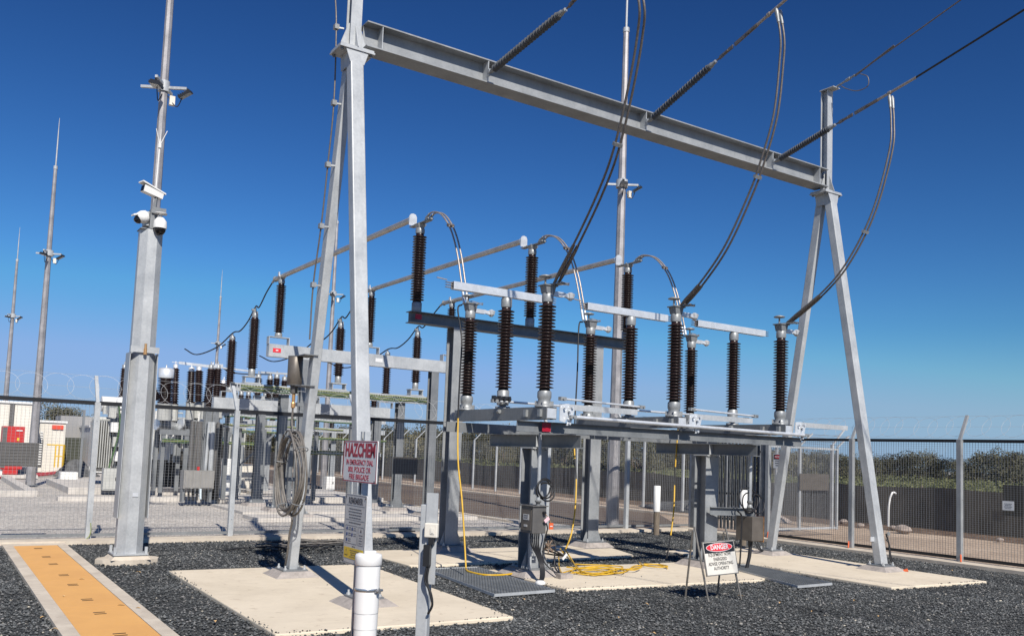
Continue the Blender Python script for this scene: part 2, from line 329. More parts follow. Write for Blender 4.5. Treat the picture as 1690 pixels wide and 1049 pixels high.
def text(s, size, mname, origin, right, upv, parent, sx=1.0, bold=0.0, align='CENTER', name='lettering'):
    cu = bpy.data.curves.new('t', 'FONT'); cu.body = s; cu.size = size; cu.align_x = align; cu.align_y = 'CENTER'; cu.offset = bold; cu.extrude = 0.0006
    cu.resolution_u = 3
    ob = bpy.data.objects.new('t', cu); C.objects.link(ob)
    dg = bpy.context.evaluated_depsgraph_get(); me = bpy.data.meshes.new_from_object(ob.evaluated_get(dg))
    bpy.data.objects.remove(ob); bpy.data.curves.remove(cu)
    right = V(right).normalized(); upv = V(upv).normalized(); nrm = right.cross(upv); o0 = ORIG[parent.name]
    for v in me.vertices:
        p = V(origin) + right*(v.co.x*sx) + upv*v.co.y + nrm*v.co.z - o0; v.co = p
    me.materials.clear(); me.materials.append(M[mname]); me.name = name
    o = bpy.data.objects.new(name, me); C.objects.link(o); o.parent = parent; ORIG[o.name] = o0; return o

# ================================================================== THE SETTING
def sheet(poly, z, name, m):
    b = MB(); b.add([(x, y, z) for x, y in poly], [tuple(range(len(poly)))]); return struct(b, name, m)
sheet([(-700, -700), (900, -700), (900, 900), (-700, 900)], -0.055, 'ground', 'pale_gravel')
sheet([(17.0, -40), (24.0, -40), (24.0, 24), (20.6, 36), (17.0, 24)], -0.050, 'sand_path', 'sand')
sheet([(20.62, 24.0), (24.0, 24.0), (24.0, 90), (20.62, 90)], -0.0475, 'sand_verge', 'sand')
sheet([(14.6, 17.4), (17.0, 17.4), (20.4, 22.0), (20.4, 90), (13.2, 90), (13.2, 24)], -0.046, 'road', 'asphalt')
sheet([(24.0, -80), (400, -80), (400, 400), (24.0, 400)], -0.050, 'field', 'shade_green')
sheet([(23.3, -40), (23.9, -10), (23.2, 6), (23.7, 14), (23.1, 22), (23.8, 40), (23.5, 90), (26.5, 90), (26.5, -40)], -0.042, 'earth_strip', 'brown_earth')
b = MB(); b.box(20.4, 20.62, 19.0, 90, -0.055, 0.02); struct(b, 'road_kerb', 'kerb_concrete')
b = MB(); b.box(13.0, 13.2, 19.6, 60, -0.055, 0.0); struct(b, 'road_edge_kerb', 'kerb_concrete')
YX0, YX1, YY1 = -9.0, 16.35, 16.5
sheet([(YX0, -6), (YX1, -6), (YX1, YY1), (YX0, YY1)], -0.040, 'gravel_bed', 'dark_gravel')
# plinth kerb under the fences
b = MB(); b.box(-9, 16.9, YY1, 16.98, -0.06, 0.03); struct(b, 'fence_plinth', 'kerb_concrete')
b = MB(); b.box(16.3, 16.9, -4, YY1-0.002, -0.06, 0.027); struct(b, 'fence_plinth', 'kerb_concrete')
slabs = [[(2.88, 12.72), (2.84, 8.19), (5.45, 8.12), (5.72, 12.62)],
         [(7.22, 9.52), (10.72, 9.26), (10.9, 9.36), (11.3, 10.3), (12.0, 11.3), (7.2, 11.5)],
         [(6.3, 12.3), (6.6, 12.2), (10.75, 12.32), (10.95, 12.45), (11.35, 13.6), (11.3, 14.15), (6.3, 14.25)],
         [(12.08, 8.0), (14.42, 7.86), (14.5, 12.8), (12.1, 12.85)]]
names = ['footing slab', 'footing slab', 'footing slab', 'footing slab']
for i, s_ in enumerate(slabs):
    b = MB(); b.prism(s_, -0.12, 0.0); o = struct(b, 'concrete_slab', 'concrete')
    bv = o.modifiers.new('bevel', 'BEVEL'); bv.width = 0.012; bv.segments = 2
# cable trench with orange covers
TX0, TX1 = 1.27, 1.90
b = MB(); b.box(TX0-0.14, TX0, 4.0, 16.2, -0.08, 0.004); struct(b, 'trench_kerb', 'kerb_concrete')
b = MB(); b.box(TX1, TX1+0.14, 4.0, 16.2, -0.08, 0.004); struct(b, 'trench_kerb', 'kerb_concrete')
b = MB(); b.box(TX0-0.14, TX1+0.14, 16.202, 16.498, -0.08, 0.0); struct(b, 'trench_end', 'kerb_concrete')
# background plinths
for k, (x0, x1, y0, y1, h) in enumerate([(6.9, 12.8, 22.9, 25.9, 0.0), (6.6, 12.6, 20.7, 21.9, 0.02), (3.9, 9.6, 31.6, 38, 0.14), (7.3, 9.6, 26.5, 29.5, 0.08), (-2.2, 2.9, 30.2, 30.5, 0.1), (2.6, 2.9, 30.5, 41, 0.1), (9.6, 13.0, 27.5, 33, 0.1), (3.2, 7.2, 27.9, 28.3, 0.06), (-6, 4, 43.5, 47, 0.35)]):
    b = MB(); b.box(x0, x1, y0, y1, -0.06, h+0.012); struct(b, 'concrete_plinth', 'grey_concrete')

def inpoly(x, y, P):
    c = False; j = len(P)-1
    for i in range(len(P)):
        if (P[i][1] > y) != (P[j][1] > y) and x < (P[j][0]-P[i][0])*(y-P[i][1])/(P[j][1]-P[i][1])+P[i][0]: c = not c
        j = i
    return c
def topix(x, y, z):
    p = V((x, y, z-HC)); d = p.dot(fw); return PW/2+F*p.dot(rt)/d, PY-F*p.dot(up)/d, d
# loose stones
rs = random.Random(3); vs = []; fs = []
cnt = 0
base = [V((1, 0, 0)), V((-1, 0, 0)), V((0, 1, 0)), V((0, -1, 0)), V((0, 0, 1)), V((0, 0, -1))]
fb = [(0, 2, 4), (2, 1, 4), (1, 3, 4), (3, 0, 4), (2, 0, 5), (1, 2, 5), (3, 1, 5), (0, 3, 5)]
while cnt < 88000:
    x = rs.uniform(0.2, YX1-0.01); y = 3.6+(YY1-3.6)*rs.random()**1.15
    px, py, d = topix(x, y, 0)
    if px < -15 or px > 1705 or py > 1062 or d < 1: continue
    if TX0-0.13 < x < TX1+0.13: continue
    on = False
    for P in slabs:
        if inpoly(x, y, P):
            on = True; dd = 9
            for (ax, ay), (bx_, by_) in zip(P, P[1:]+P[:1]):
                L2 = (bx_-ax)**2+(by_-ay)**2; tt = max(0, min(1, ((x-ax)*(bx_-ax)+(y-ay)*(by_-ay))/L2)); dd = min(dd, math.hypot(x-ax-tt*(bx_-ax), y-ay-tt*(by_-ay)))
            break
    if on and (dd > rs.expovariate(1/0.013)*(1.0+1.2*sin(x*2.3+y*1.7)) and rs.random() > 0.0004): continue
    s_ = rs.uniform(0.007, 0.017)*(1+0.6*(rs.random() < 0.08)); zz = -0.036+rs.uniform(0, 0.012)+0.007*sin(x*1.7+sin(y*2.1))*sin(y*1.3)
    if on: zz = 0.007; s_ *= 0.65
    a = rs.uniform(0, 6.28); ca, sa = cos(a), sin(a); t1 = rs.uniform(-.6, .6); b0 = len(vs)
    for q in base:
        j = rs.uniform(0.6, 1.15)*s_; qx, qy, qz = q.x*j*1.25, q.y*j, q.z*j*0.75+q.x*t1*j*0.6
        vs.append((x+qx*ca-qy*sa, y+qx*sa+qy*ca, zz+qz))
    fs += [tuple(b0+i for i in f) for f in fb]; cnt += 1
b = MB(); b.v = vs; b.f = fs; b.sm = [False]*len(fs)
tag(b.build('gravel_stones', 'dark_stone'), 'crushed dark blue-grey gravel covering the yard between the slabs', 'gravel', kind='stuff')

# orange covers: one thing per cover
for k in range(6):
    y1 = 16.19-k*1.98; y0 = y1-1.970
    lab = ['farthest orange trench cover, touching the fence plinth', 'second orange trench cover from the fence plinth', 'third orange trench cover from the fence plinth', 'fourth orange trench cover from the fence plinth', 'fifth orange trench cover from the fence plinth', 'nearest orange trench cover at the bottom edge'][k]
    t = thing('trench_cover', ((TX0+TX1)/2, (y0+y1)/2, 0), lab, 'trench cover', 'orange covers laid end to end over the cable trench')
    b = MB(); b.box(TX0+0.004, TX1-0.004, y0, y1, -0.03, 0.0); b.build('cover_plate', 'orange_cover', t)
    for yy in (y0+0.42, y1-0.42):
        for s in (-1, 1):
            b = MB(); xc = (TX0+TX1)/2; b.box(xc-0.055, xc+0.055, yy+s*0.045-0.009, yy+s*0.045+0.009, 0.001, 0.004)
            b.build('lifting_slot', 'trench_dark', t)
# dry leaves
rl = random.Random(11)
for i, (px, py) in enumerate([(135, 957), (105, 985), (70, 1020), (90, 1040), (200, 1000), (228, 945), (228, 1005), (355, 1027), (865, 990), (705, 1045), (1020, 1020), (1450, 1018), (1222, 984), (1287, 996), (1340, 1010), (1078, 1046), (1572, 942), (1410, 992), (1066, 998)]):
    p = GP(px, py, -0.01); a = rl.uniform(0, 6); L = rl.uniform(0.04, 0.075)
    b = MB(); d = V((cos(a), sin(a), 0)); e = V((-sin(a), cos(a), 0)); ns = 6
    top = [p + d*(L*(k/ns-0.5)) + V((0, 0, 0.010+0.012*sin(pi*k/ns)*rl.uniform(.6, 1.3))) for k in range(ns+1)]
    vv = []
    for k in range(ns+1):
        wd = 0.013*sin(pi*min(max(k/ns, .06), .94)); vv += [top[k]+e*wd+V((0, 0, .005)), top[k], top[k]-e*wd+V((0, 0, .005))]
    vv += [q+V((0, 0, -0.0012)) for q in vv]; m_ = 3*(ns+1)
    ff = []
    for k in range(ns):
        for c in (0, 1):
            q = (3*k+c, 3*k+c+1, 3*k+c+4, 3*k+c+3); ff += [q, tuple(m_+i for i in reversed(q))]
    b.add(vv, ff); tag(b.build('dry_leaf', 'dry_leaf'), 'small curled dry leaf lying on the gravel', 'leaf', 'dry leaves on the gravel')

# ================================================================== FENCES
def mesh_panel(p0, p1, z0, z1, pitch=0.075, hp=0.10, r=0.0022, m='wire', parent=None, name='mesh_panel'):
    b = MB(); p0 = V(p0); p1 = V(p1); d = p1-p0; L = d.length; d.normalize(); nrm = V((-d.y, d.x, 0)); n = int(L/pitch)
    for k in range(n+1):
        p = p0+d*(L*k/n); b.obb(p+V((0, 0, (z0+z1)/2)), d, nrm, V((0, 0, 1)), r, r, (z1-z0)/2)
    q = int((z1-z0)/hp)
    for k in range(q+1):
        z = z0+(z1-z0)*k/q; b.obb((p0+p1)/2+nrm*(2*r)+V((0, 0, z)), d, nrm, V((0, 0, 1)), L/2, r*0.6, r*0.6)
    return b.build(name, m, parent)
def flat_wrap(p0, p1, z0, out, R_=0.26, pitch=0.40, h=0.30, r=0.0024, parent=None):
    """flat-wrap razor wire loops lying in the plane of the cranked arms"""
    b = MB(); p0 = V(p0); p1 = V(p1); d = (p1-p0); L = d.length; d.normalize(); u_ = (V(out)*0.65+V((0, 0, 1))).normalized()
    n = int(L/pitch); rr = random.Random(5)
    for k in range(n+1):
        jx = rr.uniform(-.03, .03); c = p0+d*(pitch*(k+0.5)+jx)+V((0, 0, z0))+u_*(h+rr.uniform(-.02, .02)); Rk = R_*rr.uniform(.93, 1.04)
        pts = [c+d*(Rk*cos(t*2*pi/18))+u_*(Rk*sin(t*2*pi/18)) for t in range(19)]
        b.tube(pts, r, 4, cap=False)
    for hh in (h, 0.04, h+R_):
        b.tube([p0+V((0, 0, z0))+u_*hh, p1+V((0, 0, z0))+u_*hh], r*0.7, 4)
    return b.build('razor_wire', 'wire_light', parent)
def fence_post(p, ztop, out, parent, w_=0.09, arm=True, m='galv', al=0.56, lean=0.42):
    b = MB(); x, y = p; b.box(x-w_/2, x+w_/2, y-w_/2, y+w_/2, 0.03, ztop)
    if arm:
        o_ = V(out); p0 = V((x, y, ztop-0.01)); b.bar(p0, p0+(o_*lean+V((0, 0, 1))).normalized()*al, w_*0.62, w_*0.5, out)
    for z in (0.35, 1.2, 2.05): b.lathe([(0.009, 0), (0.009, 0.01)], (x+0.0, y-w_/2, z), (0, -1, 0), 6)
    return b.build('post', m, parent)
t = thing('mesh_fence', (3.5, 16.9, 0), 'weldmesh security fence behind the yard with dark top rail and coiled razor wire', 'fence')
PXs = [-2.4, 0.02, 2.44, 4.86, 7.28, 9.70, 12.12, 14.54, 16.75]
for x in PXs: fence_post((x, 16.86), 2.37, (0, 1, 0), t, al=0.62, lean=0.80)
for a, c in zip(PXs[:-1], PXs[1:]):
    mesh_panel((a+0.05, 16.945, 0), (c-0.05, 16.945, 0), 0.10, 2.33, pitch=0.06, hp=0.05, r=0.0018, parent=t)
b = MB(); b.box(-2.4, 16.7, 16.905, 16.935, 2.325, 2.395); b.build('top_rail', 'fence_black', t)
b = MB(); b.box(-2.4, 16.7, 16.905, 16.925, 0.06, 0.11); b.build('bottom_rail', 'galv_dull', t)
flat_wrap((-2.4, 16.93, 0), (16.7, 16.93, 0), 2.38, (0, 1, 0), parent=t)
b = MB(); b.tube(spline([(2.46, 16.80, 0.30), (2.47, 16.78, 0.18), (2.45, 16.77, 0.08), (2.41, 16.78, 0.03)]), 0.009, 6); b.build('earth_lead', 'green_yellow_cable', t)
t = thing('mesh_fence', (16.75, 9, 0), 'weldmesh security fence along the right side with dark rails and razor wire', 'fence')
PYs = [2.4, 4.8, 7.2, 9.62, 12.02, 14.30]
for y in PYs: fence_post((16.70, y), 2.35, (1, 0, 0), t, al=0.56, lean=0.55, m='galv_mid')  # darker steel on these posts stands in for their unlit faces
for a, c in zip(PYs[:-1], PYs[1:]):
    mesh_panel((16.77, a+0.05, 0), (16.77, c-0.05, 0), 0.10, 2.30, pitch=0.055, hp=0.04, r=0.0024, parent=t)
b = MB(); b.box(16.745, 16.765, 2.4, 14.34, 2.30, 2.36); b.build('top_rail', 'fence_black', t)
b = MB(); b.box(16.745, 16.765, 2.4, 14.34, 0.06, 0.12); b.build('bottom_rail', 'fence_black', t)
flat_wrap((16.78, 2.4, 0), (16.78, 14.3, 0), 2.36, (1, 0, 0), pitch=0.36, parent=t)
for y in (9.55, 12.02, 14.2):
    b = MB(); p = V((16.60, y, 0.03)); b.tube(spline([(16.64, y+0.02, 0.16), (16.61, y, 0.10), (16.56, y-0.03, 0.03)]), 0.015, 8); b.build('conduit_stub', 'orange_plastic', t)
# palisade gate in the far right corner
t = thing('palisade_gate', (16.75, 15.4, 0), 'dark steel palisade gate in the far right corner of the yard', 'gate')
for k in range(18):
    y = 16.64-k*0.118
    b = MB(); b.chan((16.75, y, 0.10), (16.75, y, 2.28), 0.065, 0.03, 0.004, (0, 1, 0)); b.build('pale', 'palisade', t)
for z in (0.32, 0.95, 2.0): b = MB(); b.box(16.775, 16.82, 14.5, 16.7, z, z+0.05); b.build('rail', 'fence_black', t)
for y, m_ in ((14.46, 'palisade'), (16.75, 'palisade')):
    b = MB(); b.box(16.68, 16.80, y-0.06, y+0.06, 0.028, 2.38); b.build('gate_post', m_, t)
# open gate leaf outside
t = thing('gate_leaf', (18.7, 14.95, 0), 'open mesh gate leaf standing outside the fence with barbed wire arms above', 'gate')
gx0, gx1, gy = 17.15, 20.15, 14.95
b = MB()
for x in (gx0, gx0+1.5, gx1): b.box(x-0.03, x+0.03, gy-0.03, gy+0.03, 0.10, 2.22)
for z in (0.14, 2.19): b.box(gx0+0.031, gx1-0.031, gy-0.025, gy+0.025, z-0.025, z+0.025)
b.build('frame', 'galv', t)
mesh_panel((gx0+.04, gy+.035, 0), (gx1-.04, gy+.035, 0), 0.16, 2.16, pitch=0.06, hp=0.022, r=0.002, m='wire', parent=t)
b = MB(); arms = []
for x in (gx0, gx0+1.5, gx1):
    p = V((x, gy, 2.24)); q = p+V((0.42, -0.05, 0.32)); arms.append((p, q)); b = MB(); b.bar(p, q, 0.045, 0.03); b.build('arm', 'galv', t)
b = MB()
for f_ in (0.2, 0.45, 0.7, 0.95): b.tube([a_.lerp(q_, f_) for a_, q_ in arms], 0.004, 4)
b.build('barbed_wire', 'wire', t)
# perimeter fence along the road
t = thing('perimeter_fence', (21.8, 36, 0), 'tall perimeter fence beyond the road with cranked galvanised posts', 'fence')
ys = [16.3+2.0*k for k in range(24)]
for y in ys: fence_post((21.75, y), 2.35, (1, -0.15, 0), t, w_=0.075, al=0.72, lean=0.95)
for a, c in zip(ys[:-1:3], ys[3::3]):
    mesh_panel((21.82, a, 0), (21.82, c, 0), 0.03, 2.3, pitch=0.09, hp=0.3, r=0.0028, m='wire', parent=t)
b = MB()
for h in (0.1, 0.35, 0.6): b.tube([(21.78+h*0.75, 16.3, 2.36+h*0.78), (21.78+h*0.75, ys[-1], 2.36+h*0.78)], 0.004, 4)
b.build('barbed_wire', 'wire', t)
# dark shade cloth barrier
t = thing('shade_cloth_barrier', (25.5, 20, 0), 'low black shade cloth barrier in front of the scrub', 'barrier')
b = MB(); rr = random.Random(2)
pts = [(25.5+0.10*sin(k*1.7)+rr.uniform(-.03, .03), -40+k*1.0) for k in range(140)]
vv = []
for i, (x, y) in enumerate(pts): vv += [(x, y, -0.05), (x+0.02*sin(i), y, 0.6), (x, y, 1.16+0.05*sin(i*0.37)+0.03*sin(i*1.3)-0.04*(i % 4 == 2))]
vv2 = [(x+0.012, y, z) for x, y, z in vv]; n_ = len(vv); ff = []
for i in range(len(pts)-1):
    for c in (0, 1):
        q = (3*i+c, 3*i+c+1, 3*i+c+4, 3*i+c+3); ff += [q, tuple(n_+j for j in reversed(q))]
b.add(vv+vv2, ff, True); b.build('cloth', 'shade_cloth', t)
for k in range(0, 140, 4):
    x, y = pts[k]; b = MB(); b.box(x+0.05, x+0.10, y-0.025, y+0.025, -0.05, 1.25); b.build('stake', 'timber', t)
# sign backs hung on the fences
def sign_back(c, right, w_, h, label, white=False, m='cabinet_grey'):
    right = V(right); b = MB(); b.obb(c, right, V((-right.y, right.x, 0)), V((0, 0, 1)), w_/2, 0.004, h/2)
    o = b.build('sign_plate', m); tag(o, label, 'sign'); return o
p = YP(25, 749, 17.0); sign_back((p.x-0.02, 16.97, p.z), (1, 0, 0), 0.72, 0.40, 'plain dark back of a sign plate on the fence at far left')
p = YP(668, 768, 17.0); sign_back((p.x, 16.97, p.z), (1, 0, 0), 0.58, 0.36, 'plain dark back of a sign plate on the fence right of the HAZCHEM sign', m='taupe_steel')
p = YP(1345, 795, 14.88); sign_back((p.x, 14.90, p.z), (1, 0, 0), 1.15, 0.42, 'plain dark plate fixed across the middle of the open gate leaf', m='taupe_steel')
p0 = XP(1655, 799, 16.79); p1 = XP(1655, 850, 16.79); sign_back((16.80, (p0.y+6.6)/2, (p0.z+p1.z)/2), (0, 1, 0), p0.y-6.6, p0.z-p1.z, 'dark sign plate back on the fence at the right edge', m='shade_cloth')

# ================================================================== GALVANISED STRUCTURES
def pad(b, x, y, s=0.30, h=0.07, t_=0.2): b.frust((x, y), s, s, t_, t_, h)
def base_plate(parent, x, y, z=0.07, s=0.19, th=0.02, m='galv_dull', bolts=True):
    b = MB(); b.box(x-s, x+s, y-s, y+s, z, z+th); b.build('base_plate', m, parent)
    if bolts:
        b = MB()
        for i in (-1, 1):
            for j in (-1, 1):
                b.lathe([(0.013, 0), (0.013, 0.055)], (x+i*s*0.78, y+j*s*0.78, z+th), n=8); b.lathe([(0.024, 0), (0.024, 0.022)], (x+i*s*0.78, y+j*s*0.78, z+th), n=6, smooth=False)
        b.build('anchor_bolts', 'galv', parent)
def mortar(parent, x, y, s=0.30, h=0.07, t_=0.2, z=0.0):
    b = MB(); b.frust((x, y), s, s, t_, t_, h, z); b.build('mortar_pad', 'mortar', parent)
# line gantry: two A-frames + beam + two earth peaks
GY = 10.63; ZT = 6.86
g = thing('line_gantry', (9.1, GY, 0), 'tall galvanised line gantry, two A-frames carrying a long I-beam', 'gantry')
for X_ in (4.27, 13.92):
    for s, yf in ((-1, 9.42), (1, 11.82)):
        a = V((X_, yf, 0.09)); c = V((X_, GY+s*0.085, ZT-0.02)); b = MB(); b.bar(a, c, 0.20, 0.13, (1, 0, 0)) if False else None
        d = (c-a).normalized(); side = V((1, 0, 0)); nn = side.cross(d)
        b.obb((a+c)/2, side, nn, d, 0.09 if s < 0 else 0.058, 0.075 if s < 0 else 0.08, (c-a).length/2); o = b.build('leg', 'galv', g)
        bv = o.modifiers.new('bevel', 'BEVEL'); bv.width = 0.014; bv.segments = 3
        base_plate(g, X_, yf, 0.07, 0.17); mortar(g, X_, yf, 0.30, 0.07, 0.2)
    b = MB(); b.box(X_-0.24, X_+0.24, GY-0.185, GY+0.185, ZT, ZT+0.022); b.box(X_-0.23, X_+0.23, GY-0.175, GY+0.175, ZT+0.027, ZT+0.052)
    b.build('head_plate', 'galv', g)
    b = MB()
    for dx in (-0.085, 0.085): b.plate([(X_+dx, GY-0.175, ZT), (X_+dx, GY+0.175, ZT), (X_+dx, GY+0.14, ZT-0.20), (X_+dx, GY-0.14, ZT-0.20)], 0.012)
    b.plate([(X_-0.155, GY-0.162, ZT), (X_+0.155, GY-0.162, ZT), (X_+0.095, GY-0.180, ZT-0.18), (X_-0.095, GY-0.180, ZT-0.18)], 0.012)
    b.build('gusset', 'galv', g)
    for dx in (-0.20, 0.20):
        for dy in (-0.14, 0.14):
            b = MB(); b.lathe([(0.012, -0.035), (0.012, -0.0005)], (X_+dx, GY+dy, ZT), n=8); b.lathe([(0.021, -0.022), (0.021, -0.001)], (X_+dx, GY+dy, ZT), n=6, smooth=False); b.build('bolt', 'galv_dull', g)
    # peak
    ztop = 8.9 if X_ > 10 else 9.6
    b = MB(); b.ibeam((X_, GY, ZT+0.055), (X_, GY, ztop), 0.16, 0.15, upv=(0, 1, 0)); b.build('peak', 'galv', g)
    b = MB(); b.plate([(X_-0.20, GY-0.02, ZT+0.053), (X_+0.20, GY-0.02, ZT+0.053), (X_+0.08, GY-0.02, ZT+0.40), (X_-0.08, GY-0.02, ZT+0.40)], 0.012)
    b.plate([(X_+0.0, GY-0.19, ZT+0.053), (X_+0.0, GY-0.082, ZT+0.053), (X_+0.0, GY-0.082, ZT+0.36)], 0.012); b.build('peak_gusset', 'galv', g)
    if X_ > 10:
        b = MB(); b.box(X_-0.10, X_+0.10, GY-0.22, GY+0.09, ztop, ztop+0.015); b.build('peak_cap', 'galv', g)
BZ = 7.19; BD = 0.34; BW = 0.31
b = MB(); b.ibeam((4.40, GY, BZ-0.05+0.0), (13.80, GY, BZ-0.05+0.0), BD, BW, 0.018, 0.012); b.build('beam', 'galv_mid', g)  # darker steel than the legs, stands in for shade on the web
BZ -= 0.05
ATT = [6.26, 9.24, 12.25]
b = MB()
for x in [4.62]+ATT+[13.55]:
    for s in (-1, 1): b.box(x-0.006, x+0.006, GY+s*0.0065, GY+s*0.150, BZ-BD/2+0.0185, BZ+BD/2-0.0185)
b.build('stiffener', 'galv', g)
b = MB()
for x in ATT:
    b = MB(); b.box(x-0.012, x+0.012, GY-0.19, GY-0.1505, BZ-0.08, BZ+0.02); b.build('lug', 'galv', g)
# square identification plate low on the right front leg
b = MB(); b.obb((13.80, 9.50, 0.52), V((1, 0, 0)), V((0, 1, 0)), V((0, 0, 1)), 0.07, 0.004, 0.04); b.build('id_plate', 'bright_alloy', g)

# tension strings, line conductors
def shed_profile(n, L, rc, ro, ri=None, r_end=None):
    pr = [(rc, 0)]; p = L/n
    for k in range(n):
        o_ = ro if (ri is None or k % 2 == 0) else ri; z = k*p
        pr += [(rc, z+p*0.12), (o_, z+p*0.30), (o_, z+p*0.40), (rc*1.05, z+p*0.78)]
    pr += [(rc, L)]; return pr
LAB3 = ['leftmost', 'middle', 'rightmost']
def line_pts():
    out = []
    for i, x in enumerate(ATT):
        A_ = V((x, GY-0.15, 7.10)); E_ = XP(*[(935, 15), (1183, 100), (1380, 205)][i], x); Cc = [V((x, 7.55, 7.62)), XP(1283, 12, x), XP(1469, 153, x)][i]; d_ = (Cc-E_).normalized(); End = Cc+d_*24+V((0, 0, 2.2)); out.append((A_, E_, Cc, End))
    return out
LP = line_pts()
for i, (A_, E_, Cc, End) in enumerate(LP):
    d = (E_-A_).normalized(); L = (E_-A_).length
    t = thing('tension_insulator', A_, f'{LAB3[i]} grey ribbed tension insulator pulling off the gantry beam', 'insulator', 'tension insulators on the gantry beam')
    b = MB(); b.lathe(shed_profile(46, L-0.30, 0.022, 0.056, 0.046), A_+d*0.16, d, 12); b.build('polymer_sheds', 'silicone', t)
    b = MB(); b.tube([A_, A_+d*0.08], 0.018, 6); b.lathe([(0.03, 0), (0.032, 0.08)], A_+d*0.08, d, 10); b.build('end_fitting', 'cast_alloy', t)
    b = MB(); b.lathe([(0.04, 0), (0.04, 0.04), (0.028, 0.06), (0.028, 0.12)], A_+d*(L-0.14), d, 10); b.build('end_fitting', 'cast_alloy', t)
    t = thing('line_conductor', E_, f'overhead line conductor with dead-end clamp beyond the {LAB3[i]} tension insulator', 'power line', 'overhead line conductors')
    d2 = (Cc-E_).normalized(); L2 = (Cc-E_).length
    b = MB(); p = E_
    b.tube([p, p+d2*0.10], 0.012, 6)
    for k in range(3): b.obb(p+d2*(0.10+0.09*k), d2, d2.cross(V((0, 0, 1))).normalized(), V((0, 0, 1)), 0.045, 0.022 if k % 2 else 0.012, 0.012 if k % 2 else 0.024)
    b.bar(p+d2*0.36, p+d2*0.62, 0.022, 0.05); b.bar(p+d2*0.60, p+d2*0.80, 0.04, 0.035); b.build('turnbuckle', 'conductor', t)
    b = MB(); b.tube([p+d2*0.78, Cc+d2*0.45], 0.021, 8); b.lathe([(0.03, 0), (0.03, 0.05)], p+d2*0.98, d2, 8); b.build('dead_end_clamp', 'conductor_light', t)
    d3 = Cc+d2*0.44; sag = []
    for k in range(25):
        f_ = k/24; sag.append(d3.lerp(End, f_)+V((0, 0, -0.35*4*f_*(1-f_))))
    b = MB(); b.tube(sag, 0.016, 8); b.build('conductor', 'black_cable', t)
# earth wire on the right peak
t = thing('earth_wire', (13.92, GY, 8.9), 'thin overhead earth wire tied to the right gantry peak with a small loop', 'wire')
p0 = V((13.95, GY-0.18, 8.93)); p1 = V((13.9, 10.0, 9.0)); p2 = V((13.95, -6, 14.8))
b = MB(); b.tube([p0, p1], 0.018, 6); b.lathe([(0.03, 0), (0.03, 0.09)], p0.lerp(p1, 0.55), p1-p0, 8); b.build('shackle', 'cast_alloy', t)
b = MB(); d = p2-p1; b.tube([p1+V((0, 0, -0.02)), p1+d*0.05+V((0, 0, -0.02))], 0.016, 6); b.tube([p1+d*(k/14)+V((0, 0, -0.3*4*(k/14)*(1-k/14))) for k in range(15)], 0.012, 6); b.build('wire', 'conductor', t)
lp = spline([XP(1420, 122, 13.9), XP(1432, 127, 13.9), XP(1432, 142, 13.9), XP(1415, 150, 13.9), XP(1398, 147, 13.9), XP(1388, 142, 13.9)])
b = MB(); b.tube(lp, 0.009, 6); b.build('bonding_loop', 'conductor', t)

# ================================================================== SUPPORT COLUMNS (H-section) ON PADS
def hcol(parent, x, y, z1, d=0.24, b_=0.24, flare=True, m='galv', name='column', padm=True, z0=0.0, ps=0.36):
    if padm: mortar(parent, x, y, ps, 0.09, ps-0.10, z0)
    base_plate(parent, x, y, z0+0.09, ps-0.12, 0.022)
    b = MB(); b.ibeam((x, y, z0+0.112), (x, y, z1), d, b_, 0.014, 0.010, upv=(0, 1, 0)); b.build(name, m, parent)
    if flare:
        for sx_ in (-1, 1):
            b = MB(); xx = x+sx_*(b_/2)
            b.plate([(xx, y-0.09, z0+0.113), (xx+sx_*0.10, y-0.09, z0+0.113), (xx, y-0.09, z0+0.36)], 0.010)
            b.build('stiffener_plate', m, parent)

# ------------------------------------------------------------------ post insulator (shared meshes)
def ins_parts(parent, x, y, z, H=1.19, r=0.125, rc=0.068, n=25, basez=0.24, caph=0.15, foot=True, cap=True):
    """cast base at z, porcelain, cap; top height returned"""
    b = MB()
    if foot:
        b.lathe([(0.13, 0), (0.13, 0.015), (0.095, 0.03), (0.085, 0.10), (0.098, 0.13), (0.098, basez-0.02), (0.088, basez)], (x, y, z), n=18)
        for a in range(4): b.obb((x+0.10*cos(a*pi/2+pi/4), y+0.10*sin(a*pi/2+pi/4), z+0.04), V((cos(a*pi/2+pi/4), sin(a*pi/2+pi/4), 0)), V((-sin(a*pi/2+pi/4), cos(a*pi/2+pi/4), 0)), V((0, 0, 1)), 0.03, 0.006, 0.04)
    else: b.lathe([(0.085, 0), (0.09, 0.02), (0.09, basez-0.01), (0.08, basez)], (x, y, z), n=18)
    b.build('cast_base', 'cast_alloy', parent)
    b = MB(); zb = z+basez
    b.lathe([(rc+0.01, 0), (rc+0.006, 0.03)]+[(a, c+0.03) for a, c in shed_profile(n, H, rc, r, r*0.96)][:-1]+[(rc, H+0.06)], (x, y, zb), n=20); b.build('porcelain_sheds', 'porcelain', parent)
    zt = zb+H+0.06
    if cap: b = MB(); b.lathe([(0.078, 0), (0.082, 0.02), (0.082, caph-0.02), (0.070, caph)], (x, y, zt), n=16); b.build('cap', 'cast_alloy', parent)
    return zt+(caph if cap else 0)

